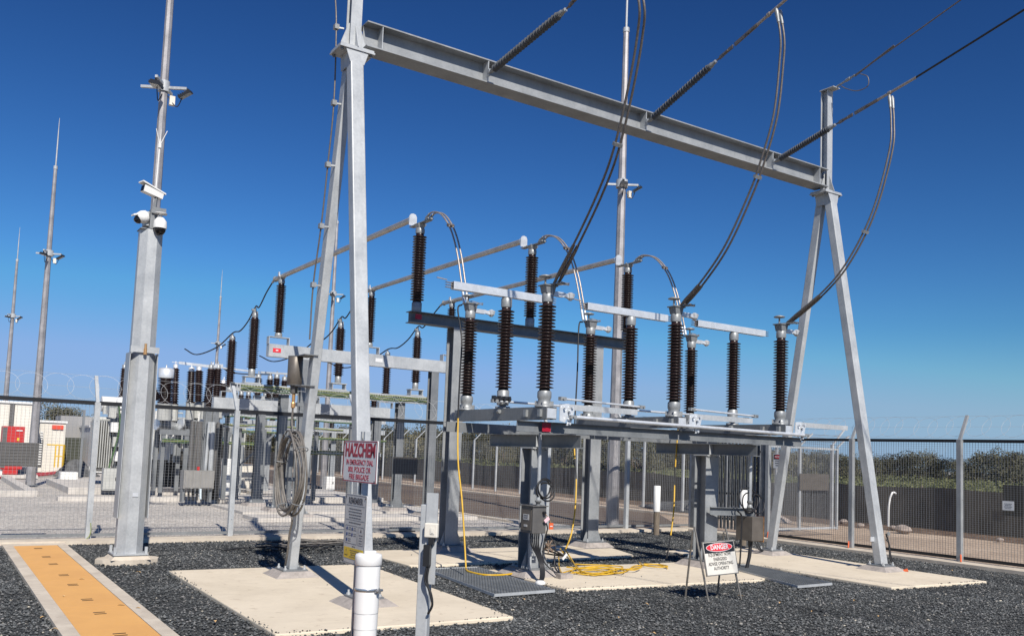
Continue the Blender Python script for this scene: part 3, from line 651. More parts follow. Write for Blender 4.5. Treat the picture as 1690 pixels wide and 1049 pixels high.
# ================================================================== DISCONNECTOR
PHX = [7.03, 9.45, 11.86]; RY = [9.92, 10.97, 12.02]
t = thing('switch_support', (9.3, 10.85, 0), 'steel support frame on two columns under the three-phase switch', 'steel frame')
for x in (7.56, 11.13):
    hcol(t, x, 10.86, 1.84, 0.27, 0.29, m='galv_mid')
    b = MB(); b.box(x-0.15, x+0.15, 10.70, 11.02, 1.842, 1.858); b.build('head_plate', 'galv', t)
    for dx in (-0.10, 0.10): b = MB(); b.lathe([(0.018, -0.02), (0.018, -0.0005)], (x+dx, 10.722, 1.842), n=6, smooth=False); b.build('bolt', 'galv_dull', t)
    b = MB(); b.ibeam((x, 9.76, 1.955), (x, 12.12, 1.955), 0.19, 0.17, 0.011, 0.008); b.build('cross_head', 'galv_dull', t)
    for s in (-1, 1):
        b = MB(); b.plate([(x+s*0.01, 10.72, 1.87), (x+s*0.083, 10.72, 1.87), (x+s*0.083, 10.72, 2.04), (x+s*0.01, 10.72, 2.04)], 0.010); b.build('web_stiffener', 'galv', t)
for y, sg in ((9.93, 1), (11.93, -1)):
    b = MB(); b.chan((6.62, y, 2.13), (12.45, y, 2.13), 0.15, 0.075, 0.008, sgn=sg); b.build('long_rail', 'galv_dull', t)
# red phase plate below the first phase
b = MB(); b.box(6.98, 7.12, 9.868, 9.878, 2.07, 2.19); b.build('phase_plate', 'sign_red', t)
PH = ['left', 'middle', 'right']
def make_phase(x):
    t = thing('switch_phase', (x, 10.97, 2.21), 'left phase of the open switch: three brown insulators under a pale swung arm', 'disconnector', 'phases of the three-phase switch')
    b = MB(); b.chan((x-0.055, 9.74, 2.32), (x-0.055, 12.24, 2.32), 0.17, 0.06, 0.008, sgn=1); b.chan((x+0.055, 9.74, 2.32), (x+0.055, 12.24, 2.32), 0.17, 0.06, 0.008, sgn=-1)
    b.box(x-0.085, x+0.085, 9.745, 9.752, 2.25, 2.39); b.build('base_frame', 'galv_dull', t)
    b = MB(); b.box(x-0.075, x+0.075, 9.732, 9.7395, 2.25, 2.385); b.build('end_plate', 'bright_alloy', t)
    tops = []
    for i, y in enumerate(RY):
        tops.append(ins_parts(t, x, y, 2.407 + (0.05 if i == 1 else 0), 1.17, basez=0.22, foot=(i != 1), caph=0.14 if i == 1 else 0.12))
    b = MB(); b.lathe([(0.11, 0), (0.11, 0.03), (0.05, 0.035), (0.05, 0.05)], (x, RY[1], 2.407)); b.build('rotating_bearing', 'cast_alloy', t)
    zt = tops[0]
    # rotating arm (swung open, along X)
    za = tops[1]+0.065
    b = MB(); b.box(x-0.93, x+0.78, RY[1]-0.045, RY[1]-0.041, za-0.055, za+0.055); b.box(x-0.93, x+0.78, RY[1]+0.041, RY[1]+0.045, za-0.055, za+0.055)
    b.box(x-0.93, x+0.78, RY[1]-0.0405, RY[1]+0.0405, za+0.051, za+0.055); b.box(x-0.93, x+0.78, RY[1]-0.0405, RY[1]+0.0405, za-0.055, za-0.051)
    arm = b.build('switch_arm', 'bright_alloy', t)
    b = MB()
    for s, xe in ((-1, x-0.93), (1, x+0.78)):
        for dz in (-0.035, 0.0, 0.035): b.bar((xe, RY[1], za+dz), (xe+s*0.11, RY[1], za+dz), 0.05, 0.006)
    b.bar((x-1.04, RY[1]-0.03, za+0.062), (x-1.20, RY[1]-0.03, za+0.075), 0.02, 0.012)
    b.build('contact_fingers', 'conductor_light', arm)
    # terminals on the fixed insulators
    for i, s in ((0, -1), (2, 1)):
        y = RY[i]; z = tops[i]
        b = MB(); b.frust((x, y), 0.065, 0.065, 0.085, 0.075, 0.10, z-0.002); b.box(x-0.11, x+0.11, y-0.09, y+0.09, z+0.099, z+0.115)
        b.bar((x+0.03, y, z+0.125), (x+0.10, y+s*0.26, z+0.125), 0.10, 0.014); b.build('terminal_pad', 'galv_dull', t)
        b = MB(); b.lathe([(0.014, 0), (0.014, 0.105), (0.088, 0.107), (0.096, 0.117), (0.06, 0.135), (0.02, 0.145)], (x-0.05, y, z+0.115), n=18); b.build('corona_disc', 'cast_alloy', t)
        # fixed contact jaw pointing along +X
        b = MB(); b.box(x+0.08, x+0.26, y-0.03, y+0.03, z-0.02, z+0.045); b.bar((x+0.26, y, z+0.02), (x+0.37, y, z+0.0), 0.05, 0.05)
        b.lathe([(0.02, -0.07), (0.05, -0.04), (0.065, 0.02), (0.02, 0.045)], (x+0.39, y, z+0.02), n=8, smooth=False); jw = b.build('contact_jaw', 'bright_alloy', t)
        b = MB()
        for a in (0, 0.02): b.tube([V((x+0.16, y, z+0.14+a))+V((0.12*cos(q*pi/7), s*0.10+0.06*sin(q*pi/7)*1.2, 0.012*sin(q))) for q in range(15)], 0.006, 5)
        b.build('braid_loop', 'conductor_light', t)
    # earthing blade stowed along X in front
    b = MB(); b.box(x+0.20, x+1.50, 9.70, 9.715, 2.375, 2.455); b.build('earth_blade', 'galv', t)
    b = MB(); b.plate([(x+0.10, 9.69, 2.22), (x+0.19, 9.69, 2.20), (x+0.30, 9.69, 2.40), (x+0.25, 9.69, 2.46), (x+0.10, 9.69, 2.45)], 0.012)
    b.plate([(x+0.20, 9.665, 2.16), (x+0.27, 9.665, 2.17), (x+0.33, 9.665, 2.38), (x+0.27, 9.665, 2.42)], 0.01)
    for q in ((0.16, 2.40), (0.24, 2.36), (0.28, 2.41), (0.22, 2.25), (0.24, 2.19)): b.lathe([(0.018, 0), (0.018, 0.03)], (x+q[0], 9.66, q[1]), (0, -1, 0), 6, False)
    b.build('hinge_plate', 'bright_alloy', t)
    b = MB()
    for yy in (9.86, 10.20): b.box(x-0.13, x-0.087, yy-0.03, yy+0.03, 2.27, 2.37)
    b.lathe([(0.03, -0.03), (0.03, 0.03)], (x-0.11, 10.9, 2.36), (0, 1, 0), 8); b.build('bracket', 'cast_alloy', t)
    return t, tops
ph0, TOPS = make_phase(PHX[0])
ph1 = copy_tree(ph0, delta=(PHX[1]-PHX[0], 0, 0), label='middle phase of the open switch: three brown insulators under a pale swung arm')
ph2 = copy_tree(ph0, delta=(PHX[2]-PHX[0], 0, 0), label='right phase of the open switch: three brown insulators under a pale swung arm')
# operating rods
def rod(name, pts, r, m, label, cat='rod', ends=True, grp=None):
    t = thing(name, pts[0], label, cat, grp)
    b = MB(); b.tube(pts, r, 10); b.build('tube', m, t)
    if ends:
        for q, o_ in ((pts[0], 1), (pts[-1], -1)):
            d = (V(pts[1])-V(pts[0])).normalized()*o_; b = MB(); b.obb(V(q)+d*0.03, d, d.cross(V((0, 0, 1))).normalized(), V((0, 0, 1)), 0.05, 0.03, 0.024)
            b.lathe([(0.012, -0.05), (0.012, 0.05)], V(q)+d*0.02, (0, 1, 0), 6); b.build('clevis', 'cast_alloy', t)
    return t
rod('operating_rod', [(7.27, 9.62, 2.28), (12.18, 9.62, 2.24)], 0.026, 'bright_alloy', 'long shiny operating tube running below the stowed blades along the switch front')
rod('coupling_rod', [(6.75, 10.80, 2.50), (9.35, 10.80, 2.50)], 0.017, 'bright_alloy', 'thin coupling rod linking the left and middle rotating insulators')
rod('coupling_rod', [(9.35, 10.80, 2.52), (12.05, 10.80, 2.52)], 0.017, 'bright_alloy', 'thin coupling rod linking the middle and right rotating insulators')
rod('coupling_rod', [(7.12, 9.66, 2.52), (8.70, 9.78, 2.50)], 0.015, 'bright_alloy', 'short upper rod above the left earthing blade')
rod('coupling_rod', [(9.54, 9.66, 2.52), (11.12, 9.78, 2.50)], 0.015, 'bright_alloy', 'short upper rod above the middle earthing blade')
for x, lb in ((7.0, 'dark adjuster clamp on the coupling rod near the left phase'), (9.42, 'dark adjuster clamp on the coupling rod near the middle phase')):
    b = MB(); b.tube([(x-0.26, 10.79, 2.54), (x+0.05, 10.79, 2.54)], 0.022, 8)
    for k in range(4): b.obb((x-0.24+k*0.085, 10.79, 2.54), V((1, 0, 0)), V((0, 1, 0)), V((0, 0, 1)), 0.016, 0.04, 0.036)
    tag(b.build('rod_clamp', 'black_plastic'), lb, 'clamp')

# ================================================================== droppers from the line to the switch
dz = TOPS[0]
paths = []
mid = [(1284, 16), (1291, 60), (1290, 100), (1280, 190), (1258, 268), (1240, 318), (1200, 405), (1160, 465)]
p2 = [XP(x, y, 9.24+0.21*k/7) for k, (x, y) in enumerate(mid)] + [V((9.50, 9.84, dz+0.13))]
p3s = [(1470, 158), (1473, 200), (1470, 250), (1442, 350), (1402, 430), (1360, 482)]
p3 = [XP(x, y, 12.22-0.3*k/6) for k, (x, y) in enumerate(p3s)] + [V((11.93, 9.84, dz+0.13))]
p1s = [(1058, 0), (1056, 60), (1040, 150), (1016, 250), (990, 320), (955, 395)]
p1 = [V((6.28, 7.56, 7.58))] + [XP(x, y, 6.35+0.62*k/5) for k, (x, y) in enumerate(p1s)] + [V((7.10, 9.84, dz+0.13))]
for i, P in enumerate((p1, p2, p3)):
    t = thing('dropper', P[0], f'twin dropper cables hanging from the {LAB3[i]} line conductor to the {PH[i]} switch phase', 'cable', 'twin droppers from the overhead line')
    S = spline(P, 8)
    for s in (-1, 1):
        b = MB(); b.tube([q+V((s*0.038, 0.0, 0)) for q in S[2:-3]], 0.0155, 8); b.build('conductor', 'conductor', t)
        b = MB(); b.tube([q+V((s*0.038, 0, 0)) for q in S[0:5]], 0.024, 8, rs=[0.018, 0.03, 0.027, 0.023, 0.021]); b.build('upper_lug', 'cast_alloy', t)
        b = MB(); q = [q+V((s*0.034, 0, 0)) for q in S[-8:]]; b.tube(q, 0.026, 8, rs=[0.022, 0.026, 0.026, 0.027, 0.028, 0.028, 0.022, 0.018]); b.build('lower_lug', 'conductor', t)
    k = int(len(S)*0.56); b = MB(); d = (S[k+1]-S[k]).normalized(); b.obb(S[k], V((1, 0, 0)), V((1, 0, 0)).cross(d), d, 0.065, 0.022, 0.022); b.build('spacer', 'cast_alloy', t)

# ================================================================== bus support beams, post insulators, busbars
def bus_support(y, x0, x1, cols, zc0, zc1, label, kind='i'):
    t = thing('bus_support', ((x0+x1)/2, y, 0), label, 'steel frame')
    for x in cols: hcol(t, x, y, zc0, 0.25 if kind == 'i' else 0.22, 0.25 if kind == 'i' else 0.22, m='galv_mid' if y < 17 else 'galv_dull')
    b = MB()
    if kind == 'i': b.ibeam((x0, y, (zc0+zc1)/2), (x1, y, (zc0+zc1)/2), zc1-zc0, 0.22, 0.012, 0.009)
    else: b.box(x0, x1, y-0.10, y+0.10, zc0+0.002, zc1)
    o = b.build('beam', 'galv_dull' if kind == 'i' else 'galv', t)
    return t
B1 = bus_support(13.9, 6.88, 12.05, (7.86, 11.05), 3.97, 4.17, 'steel frame with dark I-beam carrying the nearer bus insulators behind the switch')
b = MB(); b.box(6.96, 7.08, 13.786, 13.792, 4.03, 4.12); b.build('phase_plate', 'sign_red', B1)
BY2 = 21.3
B2 = bus_support(BY2, 6.78, 12.3, (7.75, 11.38), 3.89, 4.20, 'pale box-beam frame carrying the farther bus insulators beyond the fence', 'b')
for x, m_ in ((6.98, 'danger_red'), (9.7, 'sign_white')):
    b = MB(); b.box(x-0.10, x+0.10, BY2-0.108, BY2-0.102, 4.00, 4.10); pl = b.build('marker_plate', m_, B2)
    if m_ == 'danger_red':
        b = MB(); b.box(x-0.03, x+0.03, BY2-0.112, BY2-0.1085, 4.035, 4.065); b.build('white_mark', 'sign_white', pl)
def bus_post(x, y, z, label, grp, bracket=False):
    t = thing('post_insulator', (x, y, z), label, 'insulator', grp)
    if bracket:
        b = MB(); b.box(x-0.26, x+0.26, y-0.09, y+0.09, z+0.17, z+0.185)
        for s in (-1, 1): b.box(x+s*0.252-0.008, x+s*0.252+0.008, y-0.09, y+0.09, z, z+0.169)
        b.build('bracket', 'galv', t); z += 0.187
    zt = ins_parts(t, x, y, z, 1.17, basez=0.17 if not bracket else 0.10, foot=False, caph=0.10)
    b = MB(); b.frust((x, y), 0.05, 0.05, 0.09, 0.07, 0.07, zt-0.002); b.build('top_fitting', 'cast_alloy', t)
    return t, zt+0.068
pi0, ZB1 = bus_post(PHX[0], 13.9, 4.172, 'near post insulator at the left end of the dark I-beam', 'near post insulators on the I-beam')
for k, lb in ((1, 'near post insulator at the middle of the dark I-beam'), (2, 'near post insulator at the right of the dark I-beam')): copy_tree(pi0, delta=(PHX[k]-PHX[0], 0, 0), label=lb)
pf0, ZB2 = bus_post(PHX[0], BY2, 4.202, 'far post insulator on a bracket at the left end of the box beam', 'far post insulators on the box beam', True)
for k, lb in ((1, 'far post insulator at the middle of the box beam, right of the near gantry leg'), (2, 'far post insulator at the right of the box beam, behind the I-beam frame')): copy_tree(pf0, delta=(PHX[k]-PHX[0], 0, 0), label=lb)
ZBUS = 5.90
def make_busbar(x):
    t = thing('busbar', (x, 17.6, ZBUS), 'left aluminium tube busbar running from the near to the far insulators', 'busbar', 'tube busbars')
    b = MB(); b.tube([(x-0.0, 14.28, ZBUS), (x, 21.75, ZBUS)], 0.054, 14); b.build('tube', 'aluminium', t)
    b = MB(); b.plate([(x-0.045+0.09*0, 14.21, ZBUS-0.12), (x+0.075, 14.21, ZBUS-0.12), (x+0.075, 14.21, ZBUS+0.04), (x+0.05, 14.21, ZBUS+0.085), (x+0.0, 14.21, ZBUS+0.10), (x-0.05, 14.21, ZBUS+0.085), (x-0.075, 14.21, ZBUS+0.04), (x-0.075, 14.21, ZBUS-0.12)][1:], 0.018)
    b.lathe([(0.066, 0), (0.066, 0.06)], (x, 14.225, ZBUS), (0, 1, 0), 14); b.build('end_cap', 'bright_alloy', t)
    b = MB(); b.bar((x, 14.24, ZB1+0.012), (x, 13.55, ZB1+0.012), 0.10, 0.018); b.box(x-0.055, x+0.055, 13.52, 13.64, ZB1+0.022, ZB1+0.05)
    for yy in (13.6, 13.75, 14.0, 14.15): b.lathe([(0.014, 0), (0.014, 0.05)], (x+0.03, yy, ZB1+0.015), n=6, smooth=False)
    b.build('terminal_plate', 'cast_alloy', t)
    b = MB(); b.box(x-0.085, x+0.085, BY2-0.04, BY2+0.04, ZB2-0.0, ZB2+0.03); b.box(x-0.09, x-0.064, BY2-0.04, BY2+0.04, ZB2+0.03, ZBUS+0.10); b.box(x+0.064, x+0.09, BY2-0.04, BY2+0.04, ZB2+0.03, ZBUS+0.04)
    b.build('saddle_clamp', 'bright_alloy', t)
    b = MB(); b.lathe([(0.062, 0), (0.075, 0.02), (0.05, 0.06), (0.03, 0.08)], (x, 21.75, ZBUS), (0, 1, 0), 12); b.tube([(x, 21.82, ZBUS), (x-0.02, 21.95, ZBUS-0.06)], 0.03, 8); b.build('end_terminal', 'cast_alloy', t)
    return t
bb = make_busbar(PHX[0])
copy_tree(bb, delta=(PHX[1]-PHX[0], 0, 0), label='middle aluminium tube busbar running from the near to the far insulators')
copy_tree(bb, delta=(PHX[2]-PHX[0], 0, 0), label='right aluminium tube busbar running from the near to the far insulators')
# loop jumpers busbar -> switch rear terminals
def make_loop(x):
    t = thing('loop_jumper', (x, 13.4, 5.8), 'twin cable loop arching from the left near insulator down to the switch', 'cable', 'twin loop jumpers behind the switch')
    P = [V((x, 13.62, ZB1+0.06)), V((x, 13.40, ZB1+0.11)), V((x, 13.05, 5.73)), V((x+0.01, 12.72, 5.40)), V((x+0.02, 12.50, 4.98)), V((x+0.03, 12.36, 4.55)), V((x+0.05, 12.26, dz+0.16))]
    S = spline(P, 7)
    for s in (-1, 1):
        b = MB(); b.tube([q+V((s*0.036, 0, 0)) for q in S], 0.015, 8); b.build('conductor', 'conductor_light', t)
        b = MB(); b.tube([q+V((s*0.034, 0, 0)) for q in S[:5]], 0.022, 8); b.build('lug', 'cast_alloy', t)
        b = MB(); b.tube([q+V((s*0.034, 0, 0)) for q in S[-4:]], 0.023, 8); b.build('lug', 'bright_alloy', t)
    k = 19; d = (S[k+1]-S[k]).normalized(); b = MB(); b.obb(S[k], V((1, 0, 0)), V((1, 0, 0)).cross(d), d, 0.062, 0.022, 0.022); b.build('spacer', 'conductor', t)
    return t
lj = make_loop(PHX[0])
copy_tree(lj, delta=(PHX[1]-PHX[0], 0, 0), label='twin cable loop arching from the middle near insulator down to the switch')
copy_tree(lj, delta=(PHX[2]-PHX[0], 0, 0), label='twin cable loop arching from the right near insulator down to the switch')

# ================================================================== current transformers, arresters beyond the fence
CY = 23.3; AY = 25.3
t = thing('transformer_stand', (9.5, CY, 0), 'steel stand beyond the fence with a cable tray full of green leads along its beam', 'steel frame')
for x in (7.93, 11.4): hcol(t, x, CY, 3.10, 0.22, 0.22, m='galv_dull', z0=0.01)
b = MB(); b.chan((6.5, CY, 3.22), (12.5, CY, 3.22), 0.22, 0.12, 0.01); b.build('beam', 'galv', t)
b = MB(); b.box(6.55, 12.45, CY-0.22, CY-0.205, 3.12, 3.16); b.box(6.55, 12.45, CY-0.22, CY-0.205, 3.28, 3.32)
for k in range(78): b.box(6.6+k*0.075, 6.625+k*0.075, CY-0.222, CY-0.203, 3.1605, 3.2795)
b.build('cable_tray', 'galv', t)
rr = random.Random(9)
for q in range(4):
    pts = [(6.7+k*0.26, CY-0.235-0.012*q, 3.15+0.035*q+rr.uniform(-.02, .02)) for k in range(22)]
    b = MB(); b.tube(spline(pts, 3), 0.014, 5); b.build('lead', 'green_yellow_cable' if q % 2 else 'green_cable', t)
def make_ct(x):
    t = thing('current_transformer', (x, CY, 3.33), 'current transformer on the tray beam, left phase beyond the fence', 'transformer', 'current transformers on the tray beam')
    b = MB(); b.box(x-0.22, x+0.22, CY-0.15, CY+0.15, 3.33, 3.36); b.box(x-0.20, x-0.18, CY-0.12, CY+0.12, 3.36, 3.50); b.box(x+0.18, x+0.20, CY-0.12, CY+0.12, 3.36, 3.50)
    b.box(x-0.22, x+0.22, CY-0.14, CY+0.14, 3.50, 3.525); b.build('frame', 'galv', t)
    zt = ins_parts(t, x, CY, 3.526, 1.30, r=0.145, rc=0.09, n=24, basez=0.20, foot=False, caph=0.12)
    b = MB(); b.box(x-0.06, x+0.06, CY-0.05, CY+0.05, zt, zt+0.05); b.lathe([(0.02, 0), (0.02, 0.14)], (x, CY, zt+0.05), n=8); b.box(x-0.10, x+0.02, CY-0.03, CY+0.03, zt+0.06, zt+0.11); b.build('terminal', 'cast_alloy', t)
    return t, zt+0.18
ct0, ZCT = make_ct(PHX[0])
copy_tree(ct0, delta=(PHX[1]-PHX[0], 0, 0), label='current transformer on the tray beam, middle phase, just left of the near gantry leg')
copy_tree(ct0, delta=(PHX[2]-PHX[0], 0, 0), label='current transformer on the tray beam, right phase, between the box beam columns')
t = thing('arrester_stand', (9.4, AY, 0), 'low box-beam stand behind the tray beam carrying the surge arresters', 'steel frame')
for x in (7.97, 11.6): hcol(t, x, AY, 2.70, 0.22, 0.22, m='galv_dull', z0=0.01)
b = MB(); b.box(6.6, 12.0, AY-0.10, AY+0.10, 2.702, 3.02); b.build('beam', 'galv', t)
def make_arr(x):
    t = thing('surge_arrester', (x, AY, 3.02), 'brown surge arrester on the low box beam, left phase', 'arrester', 'surge arresters on the low box beam')
    b = MB(); b.box(x-0.24, x+0.24, AY-0.08, AY+0.08, 3.19, 3.205); b.box(x-0.24, x-0.225, AY-0.08, AY+0.08, 3.022, 3.19); b.box(x+0.225, x+0.24, AY-0.08, AY+0.08, 3.022, 3.19); b.build('bracket', 'galv', t)
    zt = ins_parts(t, x, AY, 3.206, 1.28, r=0.14, rc=0.085, n=23, basez=0.12, foot=False, caph=0.10)
    b = MB(); b.lathe([(0.05, 0), (0.035, 0.04), (0.012, 0.05), (0.012, 0.12)], (x, AY, zt), n=10); b.build('line_terminal', 'cast_alloy', t)
    return t, zt+0.1
ar0, ZAR = make_arr(PHX[0])
copy_tree(ar0, delta=(PHX[1]-PHX[0], 0, 0), label='brown surge arrester on the low box beam, middle phase')
copy_tree(ar0, delta=(PHX[2]-PHX[0], 0, 0), label='brown surge arrester on the low box beam, right phase, beside the near gantry leg')
for i, x in enumerate(PHX):
    P = [V((x-0.02, 21.95, ZBUS-0.06)), V((x-0.05, 22.3, 5.62)), V((x-0.03, 22.9, 5.32)), V((x, CY, ZCT)), V((x, 23.9, 5.06)), V((x, 24.6, 4.86)), V((x, AY, ZAR)), V((x-0.1, 26.5, 4.55)), V((x-0.3, 28.0, 4.42)), V((x-0.35, 29.4, 4.70))]
    b = MB(); b.tube(spline(P, 6), 0.019, 6)
    tag(b.build('jumper_cable', 'black_cable'), f'black jumper cable sagging from the {PH[i]} busbar over the far equipment', 'cable', 'black jumpers beyond the fence')

# ================================================================== POLES WITH FLOODLIGHTS
def mast(x, y, H, zl, r0_, r1, label, rot=0.0, spike=1.8, big=False, grp='lightning masts with floodlights'):
    t = thing('light_mast', (x, y, 0), label, 'mast', grp)
    hm = H-spike
    b = MB(); b.lathe([(r0_, 0.02), (r0_*0.98, 0.3), (r0_+(r1-r0_)*0.5, hm*0.5), (r1, hm)], (x, y, 0), n=8, smooth=False); b.build('shaft', 'galv_pole', t)
    b = MB(); b.lathe([(r0_*1.7, 0), (r0_*1.7, 0.025)], (x, y, 0.0), n=12); b.build('base_flange', 'galv_dull', t)
    b = MB(); b.lathe([(r1*0.45, hm), (r1*0.4, hm+spike*0.55), (0.008, H)], (x, y, 0), n=6); b.lathe([(r1*1.2, hm-0.12), (r1*1.2, hm)], (x, y, 0), n=8); b.build('lightning_rod', 'galv', t)
    b = MB()
    for a in (0, pi/2+0.0):
        d = V((cos(rot+a), sin(rot+a), 0)); b.bar(V((x, y, zl))-d*0.44+V((0, 0, a*0.028)), V((x, y, zl))+d*0.44+V((0, 0, a*0.028)), 0.05, 0.05)
    b.lathe([(r0_*0.95, -0.09), (r0_*0.95, 0.12)], (x, y, zl), n=10); b.build('cross_arms', 'galv', t)
    for k, (a, sgn) in enumerate(((0, 1), (pi/2, -1))):
        d = V((cos(rot+a), sin(rot+a), 0))*sgn; c = V((x, y, zl))+d*0.42+V((0, 0, -0.12)); dn = (V((cos(rot+a+0.5), sin(rot+a+0.5), 0))*0.35+V((0, 0, -1))+d*0.3).normalized()
        ax_ = d; ay_ = dn.cross(ax_).normalized(); ax_ = ay_.cross(dn)
        b = MB(); b.obb(c, ax_, ay_, dn, 0.13, 0.10, 0.024)
        for q in range(6): b.obb(c-dn*0.04+ax_*(-0.11+0.044*q), ax_, ay_, dn, 0.005, 0.085, 0.016)
        b.bar(c-dn*0.03, V((x, y, zl))+d*0.46, 0.03, 0.02); fl = b.build('floodlight', 'black_plastic', t)
        b = MB(); b.obb(c+dn*0.026, ax_, ay_, dn, 0.115, 0.085, 0.003); b.build('lens', 'lamp_glass', fl)
        b = MB(); b.tube(spline([c-dn*0.05, c+V((0, 0, -0.22))-d*0.12, V((x, y, zl-0.34))+d*0.22, V((x, y, zl-0.16))+d*0.08]), 0.010, 5); b.build('cable', 'black_cable', fl)
    b = MB(); b.obb((x+r0_*0.9+0.05, y-r0_*0.5, zl-0.25), V((1, 0, 0)), V((0, 1, 0)), V((0, 0, 1)), 0.05, 0.04, 0.09); b.build('junction_box', 'cream_paint', t)
    return t
camr = -YAW
mast(3.36, 17.95, 14.5, 8.62, 0.115, 0.062, 'tall floodlight mast rising behind the camera post and out of the picture', camr+0.05)
mast(3.2, 35.9, 13.4, 8.35, 0.165, 0.06, 'floodlight mast standing left of the camera post near the white container', camr+0.1)
mast(YP(6, 700, 56).x, 56.0, 13.3, 8.3, 0.165, 0.06, 'floodlight mast at the far left edge of the photo', camr-0.05)
p = at = ratio(352); mast(0.262*60.5, 60.5, 13.4, 8.4, 0.165, 0.06, 'distant floodlight mast seen above the transformer', camr+0.15)
p = YP(551, 470, 37.0); mast(p.x, 37.0, 13.6, 8.5, 0.15, 0.06, 'floodlight mast seen between the two legs of the left A-frame', camr+0.1)
mast(15.06, 18.0, 15.2, 9.05, 0.17, 0.075, 'floodlight mast behind the right phase of the switch, just beyond the fence', camr+0.0)

# ================================================================== CAMERA POST
cx_, cy_ = 2.57, 13.95
t = thing('camera_post', (cx_, cy_, 0), 'thick faceted galvanised camera post beside the orange trench covers', 'post')
b = MB(); b.prism([(cx_+0.44*cos(a), cy_+0.30*sin(a)) for a in [k*pi/6+rl.uniform(-.12, .12) for k in range(12)]], -0.05, 0.035)
b.build('footing', 'kerb_concrete', t)
b = MB(); b.frust((cx_, cy_), 0.27, 0.27, 0.21, 0.21, 0.06, 0.035); b.build('mortar_pad', 'kerb_concrete', t)
b = MB(); b.box(cx_-0.235, cx_+0.235, cy_-0.235, cy_+0.235, 0.096, 0.115)
for i in (-1, 1):
    for j in (-1, 1):
        b.box(cx_+i*0.21-0.018, cx_+i*0.21+0.018, cy_+j*0.17-0.02, cy_+j*0.17+0.02, 0.116, 0.21)
b.build('base_plate', 'galv', t)
b = MB(); n8 = 8; b.add([(cx_+r_*cos((k+0.5)*pi/4), cy_+r_*sin((k+0.5)*pi/4), z_) for r_, z_ in ((0.196, 0.115), (0.172, 4.86)) for k in range(8)], [(k, (k+1) % 8, 8+(k+1) % 8, 8+k) for k in range(8)]+[tuple(range(7, -1, -1)), tuple(range(8, 16))])
o = b.build('shaft', 'galv', t)
b = MB()
for i in (-1, 1): b.bar((cx_+i*0.206, cy_, 0.62), (cx_+i*0.190, cy_, 3.02), 0.010, 0.33, (0, 1, 0))
b.build('side_channel', 'galv', t)
b = MB(); b.box(cx_-0.198, cx_+0.198, cy_-0.205, cy_-0.19, 3.02, 3.11); b.build('clamp_strap', 'galv', t)
b = MB(); b.lathe([(0.018, 0), (0.018, 0.16)], (cx_, cy_-0.225, 2.99), n=8); b.box(cx_-0.022, cx_+0.022, cy_-0.225, cy_-0.206, 2.99, 3.08); b.build('lock', 'brass', t)
b = MB(); b.box(cx_-0.03, cx_+0.05, cy_-0.186, cy_-0.181, 0.93, 0.985); b.build('id_plate', 'bright_alloy', t)
b = MB(); b.plate([(cx_-0.17, cy_-0.15, 4.862), (cx_+0.17, cy_-0.15, 4.862), (cx_+0.17, cy_+0.15, 4.862), (cx_-0.17, cy_+0.15, 4.862)], 0.01); b.build('top_cap', 'galv_dull', t)
b = MB(); b.box(cx_-0.05, cx_+0.05, cy_-0.16, cy_+0.1, 4.87, 5.16); b.box(cx_-0.04, cx_+0.16, cy_-0.19, cy_-0.162, 5.10, 5.19); b.bar((cx_, cy_-0.15, 5.16), (cx_+0.02, cy_-0.12, 5.36), 0.04, 0.03); b.build('camera_bracket', 'galv_dull', t)
b = MB(); b.box(cx_-0.115, cx_-0.055, cy_-0.10, cy_+0.08, 4.92, 5.13); b.build('junction_box', 'galv', t)
# horn-shaped illuminator, bullet camera, dome camera (each hangs on the post)
c = V((cx_-0.04, cy_-0.12, 5.42)); d = V((-0.90, -0.25, 0.18)).normalized()
t2 = thing('bullet_camera', c, 'white box camera with sun hood at the very top of the camera post', 'security camera', 'security cameras on the post')
sd = d.cross(V((0, 0, 1))).normalized(); uu = sd.cross(d)
b = MB(); b.obb(c, d, sd, uu, 0.15, 0.055, 0.05)
b.add([c+d*x_+sd*y_+uu*z_ for x_, y_, z_ in ((-0.18, -0.06, 0.035), (-0.18, 0.06, 0.035), (0.20, 0.075, 0.075), (0.20, -0.075, 0.075), (-0.18, -0.06, 0.055), (-0.18, 0.06, 0.055), (0.20, 0.075, 0.095), (0.20, -0.075, 0.095))], [(0, 1, 2, 3), (7, 6, 5, 4), (0, 4, 5, 1), (1, 5, 6, 2), (2, 6, 7, 3), (3, 7, 4, 0)])
b.build('housing', 'white_paint', t2)
b = MB(); b.obb(c+d*0.153, d, sd, uu, 0.003, 0.045, 0.04); b.build('lens_window', 'dome_black', t2)
c = V((cx_-0.15, cy_-0.09, 5.03)); d = V((-0.85, -0.15, -0.30)).normalized()
t2 = thing('dome_camera', c, 'white hooded camera pointing left from the post top', 'security camera', 'security cameras on the post')
b = MB(); b.lathe([(0.07, -0.08), (0.095, -0.06), (0.098, 0.0), (0.075, 0.06), (0.03, 0.08)], c, d, 16); b.obb(c+d*0.07+V((0, 0, 0.055)), d, d.cross(V((0, 0, 1))).normalized(), V((0, 0, 1)), 0.08, 0.05, 0.012); b.build('housing', 'white_paint', t2)
b = MB(); b.lathe([(0.065, 0.05), (0.055, 0.09), (0.02, 0.12)], c+V((0, 0, -0.025)), d, 14); b.build('black_dome', 'dome_black', t2)
c = V((cx_+0.085, cy_-0.20, 4.90))
t2 = thing('dome_camera', c, 'white camera with hanging black dome at the right of the post top', 'security camera', 'security cameras on the post')
b = MB(); b.lathe([(0.095, -0.02), (0.097, 0.02), (0.088, 0.09), (0.05, 0.14), (0.025, 0.15), (0.025, 0.19), (0.09, 0.195), (0.09, 0.21)], c, n=18); b.build('housing', 'white_paint', t2)
